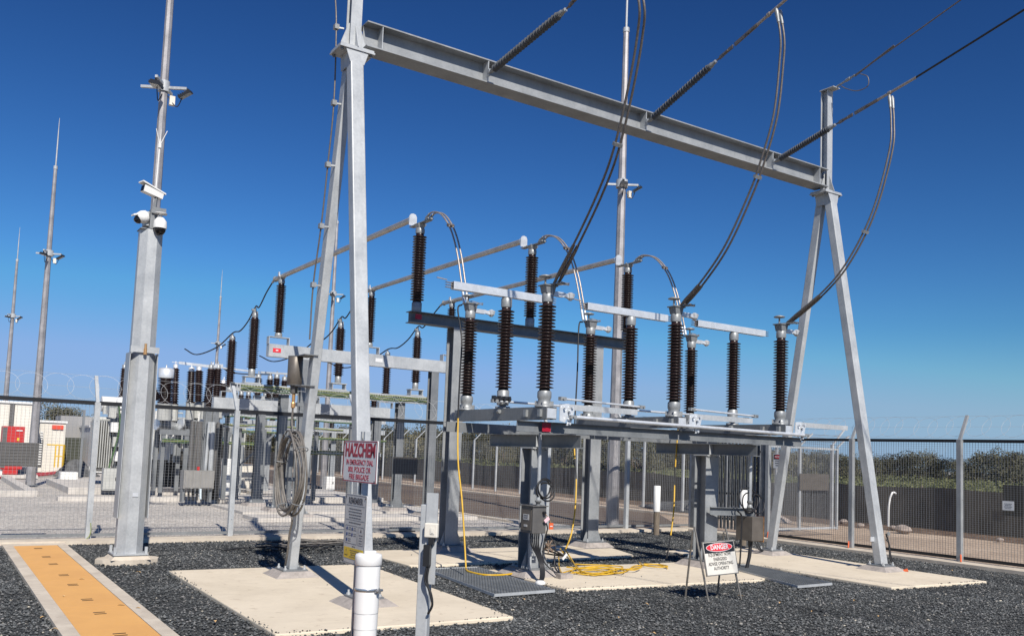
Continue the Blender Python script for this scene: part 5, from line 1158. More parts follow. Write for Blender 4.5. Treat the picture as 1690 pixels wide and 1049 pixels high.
lead('lead hanging beside the middle switch phase, black above and yellow below', [(955, 545, 15.0), (953, 610, 15.0), (949, 690, 14.8), (948, 740, 14.6), (951, 790, 14.4), (949, 840, 14.2), (943, 880, 14.0), (934, 905, 13.9)], [(0, .42, 'black_cable'), (.42, .55, 'yellow_cable'), (.55, .64, 'black_cable'), (.64, 1, 'yellow_cable')], 9.45)
lead('lead hanging beside the right switch phase, black above and yellow below', [(1123, 575, 16.0), (1122, 650, 16.1), (1118, 720, 15.8), (1114, 780, 15.6), (1112, 840, 15.3), (1106, 890, 15.0), (1100, 920, 14.6)], [(0, .42, 'black_cable'), (.42, .56, 'yellow_cable'), (.56, .63, 'black_cable'), (.63, .85, 'yellow_cable'), (.85, 1, 'black_cable')], 11.86)
t = thing('yellow_lead_coil', GP(985, 940), 'tangle of yellow leads coiled on the centre slab', 'cable coil')
rr = random.Random(21)
lines = [[(925, 905), (930, 912), (950, 932), (965, 945), (985, 948), (1010, 940), (1040, 938), (1060, 934)], [(922, 915), (923, 935), (930, 946), (950, 944), (980, 940), (1020, 945), (1030, 941), (1000, 934), (960, 936), (930, 944)],
         [(932, 905), (945, 925), (955, 940), (975, 945), (1005, 943), (1028, 935), (1000, 932), (965, 931), (950, 930)], [(950, 943), (990, 946), (1030, 943), (1045, 934), (1060, 932), (1080, 931), (1095, 934), (1102, 937)], [(1055, 927), (1062, 932), (1085, 935), (1102, 934), (1090, 931), (1062, 930)], [(935, 935), (970, 938), (1015, 937), (1045, 940), (1058, 936)],
         [(940, 941), (962, 947), (1000, 947), (1018, 943), (985, 936), (948, 938)]]
for k, Lp in enumerate(lines):
    b = MB(); b.tube(spline([GP(x_, y_, 0.02+0.012*(k % 3)+ (0.16 if y_ < 908 else 0.06 if y_ < 918 else 0)) for x_, y_ in Lp], 5), 0.0105, 7); b.build('lead', 'yellow_cable', t)
b = MB(); b.obb(DP(932, 918, 13.2), V((1, 0, 1)).normalized(), V((0, 1, 0)), V((-1, 0, 1)).normalized(), 0.055, 0.004, 0.018); b.build('white_tag', 'sign_white', t)
for k in range(3):
    b = MB(); b.tube(spline([V((7.72, 10.9+0.05*k, 0.42-0.05*k)), V((8.0, 11.0+0.06*k, 0.36-0.05*k)), V((8.3, 11.0, 0.22)), DP(930, 908+4*k, 13.6)]), 0.013, 6); b.build('black_lead', 'black_cable', t)
b = MB(); rr = random.Random(31)
for k in range(7): b.tube([V((7.70+rr.uniform(-.05, .05), 10.70, 0.42+rr.uniform(-.07, .07))), V((7.70+rr.uniform(-.08, .08), 10.62, 0.42+rr.uniform(-.09, .09))), V((7.72+rr.uniform(-.07, .07), 10.58, 0.40+rr.uniform(-.07, .07)))], 0.009, 5)
tag(b.build('clamp_cluster', 'rusty_clamp'), 'cluster of weathered brown earth clamps on the left switch column', 'clamp')

# ================================================================== FLOOR GRATES
def grate(P, label):   # quad corners
    P = [V((x, y, 0.004)) for x, y in P]; c = sum(P, V())/4; t = thing('floor_grate', c, label, 'grate')
    a, b0, c0, d0 = P; b = MB()
    for p, q in ((a, b0), (b0, c0), (c0, d0), (d0, a)): b.bar(p, q, 0.008, 0.036)
    b.build('frame', 'galv', t); b = MB()
    n = int((b0-a).length/0.045)
    for k in range(1, n): b.bar(a.lerp(b0, k/n), d0.lerp(c0, k/n), 0.003, 0.022)
    n = int((d0-a).length/0.09)
    for k in range(1, n): b.bar(a.lerp(d0, k/n)+V((0, 0, 0.008)), b0.lerp(c0, k/n)+V((0, 0, 0.008)), 0.007, 0.01)
    b.build('bars', 'galv_dull', t)
grate([(6.0, 9.38), (6.95, 9.42), (7.15, 11.7), (6.3, 11.75)], 'galvanised floor grate left of the centre slab')
grate([(11.0, 8.35), (11.95, 8.42), (12.02, 10.9), (11.2, 10.9)][:0] or [(10.62, 8.52), (11.42, 8.54), (11.95, 10.6), (11.35, 10.75)], 'galvanised floor grate between the centre and right slabs')

# ================================================================== WHITE-TOPPED MARKER POSTS
for px_, bot, top, yb, lb in ((1083, 880, 801, 15.8, 'white-topped timber marker post left of the right switch column'), (1226, 897, 808, 13.9, 'white-topped timber marker post right of the right mechanism box')):
    g0 = GP(px_, bot); zt = YP(px_, top, g0.y).z; zm = YP(px_, bot-(bot-top)*0.46, g0.y).z
    t = thing('marker_post', g0, lb, 'post', 'white-topped marker posts')
    b = MB(); b.lathe([(0.072, -0.05), (0.072, zm)], (g0.x, g0.y, 0), n=14); b.build('timber_foot', 'timber', t)
    b = MB(); b.lathe([(0.080, zm), (0.080, zt-0.005), (0.07, zt)], (g0.x, g0.y, 0), n=16); b.build('white_sleeve', 'white_paint', t)
g0 = GP(1466, 868); b = MB(); zt = YP(1470, 812, g0.y).z
b.tube(spline([V((g0.x, g0.y, 0)), V((g0.x+0.02, g0.y, zt*0.6)), V((g0.x+0.08, g0.y-0.04, zt*0.93)), V((g0.x+0.18, g0.y-0.05, zt)), V((g0.x+0.28, g0.y-0.06, zt-0.03))]), 0.032, 8)
tag(b.build('bent_pipe', 'white_paint'), 'thin white pipe with a bent top rising from the sand beyond the right fence', 'pipe')
rr = random.Random(6)
for i, (px_, py_) in enumerate([(1474, 872), (1490, 877), (1420, 868), (1441, 871), (1650, 892), (1392, 862)]):
    p = GP(px_, py_); b = MB(); s_ = [0.12, 0.24, 0.12, 0.10, 0.10, 0.14][i]
    b.lathe([(s_*0.7, -0.02), (s_, s_*0.25), (s_*0.8, s_*0.6), (s_*0.3, s_*0.8)], p, (rr.uniform(-.2, .2), rr.uniform(-.2, .2), 1), 7, False)
    tag(b.build('rock', 'rock'), ['grey rock at the foot of the bent white pipe', 'largest rock on the sand beyond the right fence', 'small rock on the sand behind the right A-frame leg', 'small rock on the sand between two fence posts', 'small rock on the sand at the right edge', 'rock on the sand beside the open gate leaf'][i], 'rock', 'rocks on the sand')

# ================================================================== BACKGROUND EQUIPMENT BEYOND THE FENCE
def bushing(parent, p, d, L, r, n=18, cap='cast_alloy', capl=0.12, rc=None, name='bushing', capr=None):
    d = V(d).normalized(); rc = rc or r*0.62; b = MB(); b.lathe(shed_profile(n, L, rc, r), p, d, 14); o = b.build(name, 'porcelain', parent)
    b = MB(); q = V(p)+d*L; b.lathe([(capr or rc, 0), (capr or rc, capl), ((capr or rc)*0.6, capl+0.02), (0.02, capl+0.03), (0.02, capl+0.12)], q, d, 12); b.build('terminal_cap', cap, o); return q+d*(capl+0.12)
# power transformer
TY = 33.2
t = thing('power_transformer', (6.9, TY+1.4, 0.1), 'large pale grey power transformer with brown bushings behind the camera post', 'transformer')
def TX(px): return ratio(px)*TY
def TZ(px, py): return YP(px, py, TY).z
x0, x1 = TX(186), TX(345)
b = MB(); b.box(x0+0.35, x1-0.2, TY+0.35, TY+2.6, 0.45, 2.55)
for k in range(9): b.box(x0+0.4+k*0.52, x0+0.46+k*0.52, TY+0.27, TY+0.349, 0.5, 2.5)
b.build('tank', 'tank_grey', t)
b = MB(); b.box(TX(228), TX(352), TY-0.35, TY+0.26, 0.16, TZ(270, 759)); b.build('shaded_lower_body', 'black_plastic', t)  # black box: shade on the tank's lower body put into its colour
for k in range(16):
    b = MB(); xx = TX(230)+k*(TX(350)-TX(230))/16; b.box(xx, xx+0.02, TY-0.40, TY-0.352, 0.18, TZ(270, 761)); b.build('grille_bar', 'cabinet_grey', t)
b = MB(); b.box(x0+0.3, x1-0.15, TY+0.3, TY+2.65, 0.16, 0.44); b.build('skid', 'black_plastic', t)
rq = random.Random(44)
for k in range(26):
    px = rq.uniform(252, 372); yy = TY-rq.uniform(0.6, 2.4); z_a = rq.uniform(1.0, 1.5); z_b = rq.uniform(2.2, 2.9); xx = ratio(px)*yy
    b = MB()
    if k % 3 == 0: b.tube([(xx, yy, z_a), (xx, yy, z_b)], rq.uniform(0.03, 0.07), 7)
    elif k % 3 == 1: b.tube(spline([V((xx, yy, z_b)), V((xx+0.3, yy, z_b-0.1)), V((xx+0.5, yy+.1, z_b-0.5)), V((xx+0.5, yy+0.1, z_a))]), rq.uniform(0.02, 0.05), 6)
    else: w_ = rq.uniform(0.08, 0.22); b.box(xx-w_, xx+w_, yy-w_, yy+w_, z_b-0.4, z_b-rq.uniform(0.05, 0.2))
    b.build('pipework' if k % 3 < 2 else 'terminal_box', ['white_paint', 'tank_grey', 'galv_mid', 'cabinet_grey', 'cast_alloy'][k % 5], t)
b = MB(); b.box(x0+0.25, x1-0.1, TY+0.25, TY+2.7, 2.552, 2.62); b.build('cover', 'tank_grey', t)
b = MB(); b.box(TX(253), TX(292), TY-0.5, TY+0.26, TZ(270, 758), TZ(270, 727)); o = b.build('white_box', 'white_paint', t)
for px in (262, 282):
    b = MB(); b.box(TX(px)-0.02, TX(px)+0.02, TY-0.53, TY-0.501, TZ(px, 760), TZ(px, 722)); b.build('strap', 'cabinet_grey', o)
b = MB(); b.box(TX(293), TX(305), TY-0.9, TY+0.2, TZ(300, 768), TZ(300, 728)); b.build('side_cabinet', 'taupe_steel', t)
for k in range(12):   # radiator fins at the left end
    b = MB(); xx = x0-0.55+k*0.075; b.box(xx, xx+0.03, TY+0.2, TY+1.6, 0.75, 2.35); b.build('radiator_fin', 'tank_grey', t)
for zz in (2.42, 0.68): b = MB(); b.tube([(x0-0.6, TY+0.9, zz), (x0+0.5, TY+0.9, zz)], 0.09, 10); b.build('radiator_header', 'tank_grey', t)
b = MB(); b.tube([(x0-0.2, TY+1.9, 3.0), (x0+1.2, TY+1.9, 3.0)], 0.28, 14); b.box(x0+0.1, x0+0.2, TY+1.8, TY+2.0, 2.63, 2.8); b.box(x0+0.9, x0+1.0, TY+1.8, TY+2.0, 2.63, 2.8); b.build('conservator', 'white_paint', t)
for k, (px, py0, py1, r, lean) in enumerate([(201, 655, 598, 0.13, 0), (213, 656, 606, 0.13, 0)]):
    p = YP(px, py0, TY+0.6+0.9*k); L = (py0-py1)/F*(p-V((0, 0, HC))).dot(fw); bushing(t, p, (0.02, 0, 1), L-0.2, r, 16)
    b = MB(); b.lathe([(0.17, 2.62), (0.17, p.z-0.1), (0.10, p.z)], (p.x, p.y, 0), n=12); b.build('turret', 'white_paint', t)
rr = random.Random(12)
for k in range(16):   # pipework, valves and terminal boxes on the cover
    px = rr.uniform(178, 340); zz = 2.63; xx = TX(px)*(1.0); yy = TY+rr.uniform(-0.1, 2.0); w_, h = rr.uniform(0.10, 0.32), rr.uniform(0.12, 0.42)
    b = MB()
    if k % 3: b.box(xx-w_/2, xx+w_/2, yy-w_/2, yy+w_/2, zz, zz+h); b.tube([(xx, yy, zz+h*0.6), (xx+rr.uniform(.3, .8), yy, zz+h*0.6)], 0.035, 6)
    else: b.lathe([(w_*0.4, zz), (w_*0.45, zz+h*0.6), (w_*0.3, zz+h)], (xx, yy, 0), n=10)
    b.build('cover_fitting', ['white_paint', 'tank_grey', 'cast_alloy'][k % 3], t)
for k in range(5):
    px = 180+k*5; b = MB(); xx = TX(px); b.box(xx-0.11, xx+0.11, TY-0.15+0.03*k, TY+0.18, TZ(px, 680+24*k)-0.18, TZ(px, 680+24*k)+0.16); b.build('end_box', 'white_paint' if k % 2 else 'tank_grey', t)
b = MB()
b.tube(spline([V((TX(188), TY-0.25, 2.9)), V((TX(192), TY-0.3, 2.2)), V((TX(186), TY-0.3, 1.4)), V((TX(178), TY-0.35, 0.6)), V((TX(190), TY-0.5, 0.22))]), 0.03, 6); b.build('earth_lead', 'green_cable', t)
# dead-tank breaker with splayed bushings in front of it
BYk = 30.5
t = thing('circuit_breaker', (ratio(300)*BYk, BYk, 0.1), 'low circuit breaker with splayed brown bushings seen over the fence left of centre', 'circuit breaker')
def BX(px, Yk=BYk): return ratio(px)*Yk
for k, px in enumerate((278, 316, 350)):
    xx = BX(px); b = MB(); zt = YP(px, 700, BYk).z; b.tube([(xx-0.42, BYk-0.1, zt), (xx+0.30, BYk+0.15, zt-0.12)], 0.17, 16); b.build('tank', 'cast_alloy', t)
    b = MB(); b.lathe([(0.20, 0), (0.20, 0.05)], (xx-0.46, BYk-0.12, zt), (1, 0.3, -0.15), 16); b.build('end_flange', 'bright_alloy', t)
for k, (px, py0, py1, dx, r) in enumerate([(272, 664, 622, -0.05, 0.25), (288, 668, 606, 0.0, 0.13), (314, 664, 612, -0.06, 0.15), (327, 664, 610, 0.0, 0.15), (341, 664, 608, 0.06, 0.15), (364, 664, 632, 0.12, 0.15)]):
    p = YP(px, py0, BYk+(0.5 if k % 2 else -0.45)); dd = (p-V((0, 0, HC))).dot(fw); L = (py0-py1)/F*dd
    bushing(t, p, (dx, 0.15 if k % 2 else -0.15, 1), L, r, 15, cap='bright_alloy', capl=0.28 if k == 0 else 0.12, capr=0.24 if k == 0 else None)
    b = MB(); b.lathe([(r*0.9, -0.55), (r*0.9, 0)], p, (dx, 0.15 if k % 2 else -0.15, 1), 12); b.build('turret', 'tank_grey', t)
p = YP(255, 640, BYk); bushing(t, p+V((0.15, 0, -0.35)), (-0.75, 0, 1), 0.55, 0.17, 9)
b = MB()
for px in (262, 300, 335, 365):
    for dy in (-0.5, 0.5): xx = BX(px); b.box(xx-0.06, xx+0.06, BYk+dy-0.06, BYk+dy+0.06, 0.1, YP(px, 700, BYk).z-0.15)
b.box(BX(255), BX(372), BYk-0.58, BYk-0.48, 1.95, 2.12); b.build('support_frame', 'galv_dull', t)
b = MB(); b.box(BX(258), BX(372), BYk-0.68, BYk-0.60, 1.70, 1.80)
b.build('cable_tray', 'galv', t)
for q in range(3): b = MB(); b.tube([(BX(258)+k*0.3, BYk-0.71, 1.72+0.035*q+rr.uniform(-.015, .015)) for k in range(12)], 0.018, 5); b.build('lead', 'green_cable' if q != 1 else 'green_yellow_cable', t)
# white switch arm above it
t = thing('remote_switch', (BX(350, 29.6), 29.6, 4), 'white horizontal switch arm above the splayed bushings', 'disconnector')
a = YP(284, 597, 29.6); c_ = YP(420, 613, 29.6)
b = MB(); b.bar(a.lerp(c_, 0.08), a.lerp(c_, 0.5), 0.05, 0.085); b.bar(a, a.lerp(c_, 0.08), 0.02, 0.02); b.bar(a.lerp(c_, 0.60), c_, 0.04, 0.05); b.bar(a.lerp(c_, 0.5)+V((0, 0, 0.03)), a.lerp(c_, 0.6)+V((0, 0, 0.05)), 0.12, 0.13); b.build('arm', 'bright_alloy', t)
for px in (344, 356):
    p = YP(px, 672, 29.6); bushing(t, p, (0, 0, 1), (672-608)/F*(p-V((0, 0, HC))).dot(fw), 0.14, 18)
    b = MB(); b.ibeam((p.x, p.y, 0.1), (p.x, p.y, p.z-0.002), 0.2, 0.2, upv=(0, 1, 0)); b.build('column', 'galv_dull', t)
b = MB(); b.tube(spline([a.lerp(c_, 0.52)+V((0, 0, .1)), a.lerp(c_, 0.75)+V((0, 0, -.12)), c_+V((0.6, 0, -0.05))]), 0.02, 5); b.build('jumper', 'black_cable', t)
# control cabinet on legs with conduits
CYk = 25.9
def KX(px, Yk=CYk): return ratio(px)*Yk
t = thing('control_cabinet', (KX(332), CYk, 0), 'wide grey control cabinet on legs beyond the fence, conduits rising behind it', 'control box')
z0, z1 = YP(330, 806, CYk).z, YP(330, 776, CYk).z
b = MB(); b.box(KX(306), KX(356), CYk, CYk+0.45, z0, z1); b.build('housing', 'cabinet_mid', t)
for px in (307, 320, 333): b = MB(); b.box(KX(px)+0.02, KX(px+ (12 if px < 333 else 22))-0.02, CYk-0.02, CYk-0.002, z0+0.03, z1-0.03); b.build('door', 'cabinet_mid', t)
for px in (308, 353): b = MB(); b.box(KX(px)-0.03, KX(px)+0.03, CYk+0.1, CYk+0.36, 0.05, z0-0.002); b.build('leg', 'galv_dull', t)
for k, px in enumerate((324, 330, 337, 349, 358, 364)):
    b = MB(); b.tube([(KX(px), CYk+0.6, z1-0.3), (KX(px+ (3 if k % 2 else 0)), CYk+0.62, 2.35)], 0.05 if k % 2 else 0.075, 8); b.build('conduit', 'galv' if k in (3, 4) else 'cabinet_grey', t)
for px, wd in ((361, 0.14), (372, 0.10)):
    b = MB(); b.box(KX(px)-wd, KX(px)+wd, CYk+0.75, CYk+1.0, 0.08, 2.30); b.build('cable_riser', 'black_plastic', t)
for k in range(6):
    b = MB(); b.tube([(KX(312+7*k), CYk+0.2, 0.10), (KX(311+7*k), CYk+0.22, z0)], 0.03, 6); b.build('gland_cable', 'black_cable', t)
b = MB(); b.tube([(KX(335), CYk-0.05, 0.15), (KX(334), CYk-0.04, z0)], 0.035, 6); b.build('blue_hose', 'blue_white', t)
b = MB(); b.box(KX(330), KX(334), CYk+0.2, CYk+0.3, z1+0.002, z1+0.10); b.build('red_lamp_box', 'red_paint', t)
# braced frame between the columns
t = thing('braced_stand', (KX(395, 27), 27, 0), 'low braced steel stand with tray seen between the far columns', 'steel frame')
for px in (372, 393, 480, 520, 578):
    b = MB(); xx = KX(px, 27); b.box(xx-0.06, xx+0.06, 26.94, 27.06, 0.05, 2.55); b.build('upright', 'galv_dull', t)
b = MB(); b.bar((KX(395, 27), 26.9, 1.1), (KX(450, 27), 26.9, 2.1), 0.05, 0.05); b.build('brace', 'galv_dull', t)
b = MB(); b.bar((KX(520, 27), 26.9, 1.6), (KX(480, 27), 26.9, 2.2), 0.05, 0.05); b.build('brace', 'galv_dull', t)
b = MB(); b.box(KX(360, 27), KX(630, 27), 26.82, 26.9, 2.56, 2.66); b.box(KX(360, 27), KX(560, 27), 26.80, 26.88, 2.22, 2.28); b.box(KX(500, 27), KX(625, 27), 26.80, 26.88, 1.50, 1.60); b.build('tray', 'galv', t)
for q, (pa, pb, zz) in enumerate([(362, 620, 2.54), (362, 560, 2.30), (500, 622, 1.60), (500, 622, 1.52), (362, 600, 2.70)]):
    n_ = 16; b = MB(); b.tube([(KX(pa+(pb-pa)*k/n_, 27), 26.78, zz+rr.uniform(-.02, .02)) for k in range(n_+1)], 0.022, 5); b.build('lead', 'green_yellow_cable' if q % 2 else 'green_cable', t)
# second row isolators behind the left A-frame (short bushings around px 500-620)
t = thing('remote_switch', (KX(500, 29), 29, 2), 'row of short brown insulators with pale caps behind the left A-frame', 'disconnector')
for px, py0, py1 in ((425, 652, 618), (444, 656, 620), (455, 655, 618), (468, 657, 622), (505, 690, 652), (520, 690, 655), (600, 688, 650), (616, 690, 655)):
    p = YP(px, py0, 29.0); bushing(t, p, (0, 0, 1), (py0-py1)/F*(p-V((0, 0, HC))).dot(fw)-0.12, 0.14, 11, name='insulator')
b = MB(); b.bar(YP(418, 655, 29.1), YP(478, 660, 29.1), 0.12, 0.12); b.bar(YP(498, 692, 29.1), YP(632, 696, 29.1), 0.12, 0.12); b.bar(YP(430, 614, 29.0), YP(478, 617, 29.0), 0.05, 0.06); b.build('crossbar', 'galv', t)
for px in (436, 476, 512, 608):
    b = MB(); p = YP(px, 695, 29.1); b.box(p.x-0.08, p.x+0.08, 29.02, 29.18, 0, p.z+0.1); b.build('upright', 'galv_dull', t)
# further stands and bushings filling the yard behind the left A-frame
def far_stand(Y_, pxs, ztop, label, pb, bz):
    t = thing('equipment_stand', (ratio(pxs[0])*Y_, Y_, 0), label, 'steel frame')
    for px in pxs: b = MB(); xx = ratio(px)*Y_; b.ibeam((xx, Y_, 0), (xx, Y_, ztop-0.12), 0.2, 0.2, upv=(0, 1, 0)); b.build('column', 'galv_mid', t)
    b = MB(); b.box(ratio(pxs[0]-12)*Y_, ratio(pxs[-1]+12)*Y_, Y_-0.1, Y_+0.1, ztop-0.12, ztop+0.06); b.build('beam', 'galv', t)
    b = MB(); b.box(ratio(pxs[0]-12)*Y_, ratio(pxs[-1]+12)*Y_, Y_-0.24, Y_-0.12, ztop-0.42, ztop-0.36); b.build('tray', 'galv', t)
    for q in range(2): b = MB(); b.tube([(ratio(pxs[0]-12+(pxs[-1]-pxs[0]+24)*k/12)*Y_, Y_-0.27, ztop-0.40+0.05*q+rr.uniform(-.02, .02)) for k in range(13)], 0.02, 5); b.build('lead', 'green_yellow_cable' if q else 'green_cable', t)
    for px in pb: bushing(t, V((ratio(px)*Y_, Y_, ztop+0.062)), (0, 0, 1), bz, 0.13, 13, name='insulator')
far_stand(31.5, (395, 440, 468), 2.55, 'steel stand with short brown insulators behind the hanging cable coil', (392, 404, 432, 446, 462), 0.85)
far_stand(34.0, (508, 548, 620), 2.45, 'far steel stand with green leads seen through the gap left of the HAZCHEM sign', (512, 545, 612), 0.75)
for px, Yb, w_, h_, m_, lb in ((385, 29.0, 0.5, 1.15, 'white_paint', 'white cabinet on the plinth left of the hanging cable coil'), (548, 33.0, 0.35, 0.5, 'white_paint', 'small white box below the far green leads'), (402, 33.0, 0.9, 0.9, 'cream_paint', 'pale cabinet behind the braced steel stand'), (186, 31.0, 0.45, 0.7, 'tank_grey', 'grey box at the left foot of the power transformer')):
    t = thing('cabinet', (ratio(px)*Yb, Yb, 0), lb, 'cabinet'); xx = ratio(px)*Yb
    b = MB(); b.box(xx-w_/2, xx+w_/2, Yb, Yb+0.4, 0.1, 0.1+h_); b.build('housing', m_, t)
    b = MB(); b.box(xx-w_/2+0.03, xx+w_/2-0.03, Yb-0.015, Yb-0.001, 0.14, 0.06+h_); b.build('door', m_, t)
    b = MB(); b.box(xx+w_/2-0.10, xx+w_/2-0.07, Yb-0.035, Yb-0.0155, 0.1+h_*0.45, 0.1+h_*0.6); b.build('handle', 'black_plastic', t)
# red cables along the ground
t = thing('red_cables', GP(80, 778), 'bundle of red cables lying across the pale gravel at far left', 'cable')
for k in range(4):
    pts = [GP(x, y+1.2*k, 0.03) for x, y in ((-20, 784), (20, 783), (60, 781), (100, 777), (130, 772), (150, 768+k), (166, 764))]
    b = MB(); b.tube(spline(pts, 4), 0.035, 6); b.build('cable', 'red_cable', t)
# white container, generator, huts
def hut(name, px0, px1, ytop, ybot, Yk, depth, mname, label, cat):
    x0, x1 = ratio(px0)*Yk, ratio(px1)*Yk; z1 = YP((px0+px1)/2, ytop, Yk).z
    t = thing(name, ((x0+x1)/2, Yk+depth/2, 0), label, cat); b = MB(); b.box(x0, x1, Yk, Yk+depth, 0.0, z1)
    n_ = int((x1-x0)/0.28)
    b.build('wall', mname, t)
    for k in range(n_):
        pass
    b = MB()
    for k in range(1, n_): b.box(x0+k*(x1-x0)/n_-0.03, x0+k*(x1-x0)/n_+0.03, Yk-0.018, Yk-0.001, 0.1, z1-0.1)
    b.build('cladding_ribs', mname, t)
    b = MB(); b.box(x0-0.06, x1+0.06, Yk-0.07, Yk+depth+0.06, z1+0.002, z1+0.10); b.build('roof', 'white_paint', t)
    return t, x0, x1, z1
t, x0, x1, z1 = hut('container_building', -60, 54, 664, 770, 47.0, 6, 'cream_paint', 'large cream container building with a dark vertical strip at far left', 'building')
b = MB(); xx = ratio(14)*47; b.box(xx-0.10, xx+0.10, 46.95, 46.97, 0.2, z1-0.02); b.build('downpipe', 'cabinet_grey', t)
t, x0, x1, z1 = hut('switch_hut', 62, 105, 697, 772, 49.0, 3.5, 'cream_paint', 'cream hut with a red sign and louvred door left of the camera post', 'building')
b = MB(); b.box(ratio(82)*49, ratio(101)*49, 48.93, 48.975, YP(90, 708, 49).z, YP(90, 701, 49).z); b.build('red_sign', 'red_sign', t)
b = MB(); b.box(ratio(62)*49, ratio(69)*49, 48.92, 48.975, 0.3, YP(65, 724, 49).z)
b.build('louvre_door', 'cabinet_grey', t)
b = MB()
for k in range(14): b.box(ratio(62)*49+0.03, ratio(69)*49-0.03, 48.89, 48.915, 0.36+k*0.12, 0.42+k*0.12)
b.build('louvres', 'white_paint', t)
t, x0, x1, z1 = hut('switch_hut', 146, 172, 705, 770, 50.0, 3.5, 'white_paint', 'narrow white hut between the fence post and the camera post', 'building')
b = MB(); b.box(ratio(146)*50-1.0, ratio(180)*50, 53.6, 56, 0, 2.9); tag(b.build('shed', 'roof_grey'), 'grey roofed shed just visible behind the narrow white hut', 'building')
Yg = 42.0; xa, xb = ratio(2)*Yg, ratio(38)*Yg; zt = YP(20, 703, Yg).z
t = thing('generator', ((xa+xb)/2, Yg+0.6, 0), 'red generator set with a yellow label standing before the cream building', 'generator')
b = MB(); b.box(xa, xb, Yg, Yg+1.2, 0.35, zt); b.build('canopy', 'red_paint', t)
b = MB(); b.box(xa, ratio(9)*Yg, Yg-0.02, Yg-0.002, 0.4, zt-0.05); b.build('louvre_panel', 'cabinet_grey', t)
b = MB(); b.box(ratio(26)*Yg, ratio(30)*Yg, Yg-0.02, Yg-0.002, YP(28, 727, Yg).z, YP(28, 722, Yg).z); b.build('yellow_label', 'sign_yellow', t)
b = MB(); b.box(ratio(24)*Yg, ratio(34)*Yg, Yg-0.02, Yg-0.002, YP(28, 711, Yg).z, YP(28, 709, Yg).z); b.build('white_label', 'sign_white', t)
b = MB(); b.box(xa+0.1, xb-0.15, Yg+0.02, Yg+1.18, 0.14, 0.349); b.build('base_tank', 'red_paint', t)
b = MB(); b.box(xa-0.35, xa+0.095, Yg+0.1, Yg+1.1, 0.12, 0.345); b.build('fuel_box', 'white_paint', t)
b = MB(); b.box(xa-0.5, xb+0.6, Yg-0.1, Yg+1.4, -0.02, 0.118); b.build('plinth', 'grey_concrete', t)
# yellow handrail
t = thing('handrail', (ratio(100)*46, 46, 0.36), 'yellow safety handrail beside the cream hut', 'handrail')
for px in (91, 97, 104, 106):
    b = MB(); xx = ratio(px)*46; b.tube([(xx, 46, 0.34), (xx, 46, 1.36)], 0.035, 6); b.build('post', 'safety_yellow', t)
b = MB(); b.tube([(ratio(76)*46, 46, 1.37), (ratio(91)*46, 46, 1.37), (ratio(106)*46, 46, 1.37)], 0.035, 6); b.build('top_rail', 'safety_yellow', t)
b = MB(); b.tube([(ratio(91)*46, 46, 0.85), (ratio(106)*46, 46, 0.85)], 0.03, 6); b.build('mid_rail', 'safety_yellow', t)
b = MB(); b.box(ratio(106)*52, ratio(146)*52, 52, 52.02, 0, YP(125, 722, 52).z); tag(b.build('shade_screen', 'shade_green'), 'dark olive shade cloth screen between the two huts', 'screen')
b = MB(); xx = ratio(134)*44; b.box(xx-0.05, xx+0.05, 44, 44.1, 0, 3.0); tag(b.build('steel_post', 'galv_dull'), 'single grey post standing in front of the olive screen', 'post')
def heap(c, rx, ry, h, m, label, seed):
    rr = random.Random(seed); b = MB(); n1, n2 = 7, 16; vs = [V((c.x, c.y, h))]
    for i in range(1, n1+1):
        for j in range(n2):
            f_ = i/n1; a = j*2*pi/n2; vs.append(V((c.x+rx*f_*cos(a)*rr.uniform(.9, 1.1), c.y+ry*f_*sin(a)*rr.uniform(.9, 1.1), max(-0.06, h*(1-f_**1.6)*rr.uniform(.85, 1.1)-0.04))))
    fs = [(0, 1+j, 1+(j+1) % n2) for j in range(n2)]+[(1+(i-1)*n2+j, 1+i*n2+j, 1+i*n2+(j+1) % n2, 1+(i-1)*n2+(j+1) % n2) for i in range(1, n1) for j in range(n2)]
    b.add(vs, fs, False); tag(b.build('rubble_heap', m), label, 'rubble')
heap(V((ratio(127)*46, 46, 0)), 1.0, 0.8, 0.75, 'rubble_grey', 'dark grey rubble heap below the olive screen', 3)
b = MB(); xx = ratio(115)*38; b.box(xx-0.3, xx+0.3, 37.7, 38.3, -0.05, 0.42); tag(b.build('concrete_block', 'white_paint'), 'white block in front of the grey rubble heap', 'block')
heap(V((22.9, 22.6, 0)), 0.8, 3.2, 0.42, 'rubble_grey', 'low heap of dark broken rock behind the perimeter fence posts', 5)
heap(V((ratio(1272)*19, 19.2, 0)), 0.7, 0.9, 0.35, 'rock', 'small earth heap beyond the open gate leaf', 6)
# flat cable boxes near the fence foot
for px, py, lb in ((665, 872, 'black flat object lying at the fence foot behind the outlet post'),):
    p = YP(px, py, 17.3); b = MB(); b.box(p.x-0.25, p.x+0.25, 17.2, 17.45, 0.0, 0.09); tag(b.build('drain_cover', 'black_plastic'), lb, 'cover')

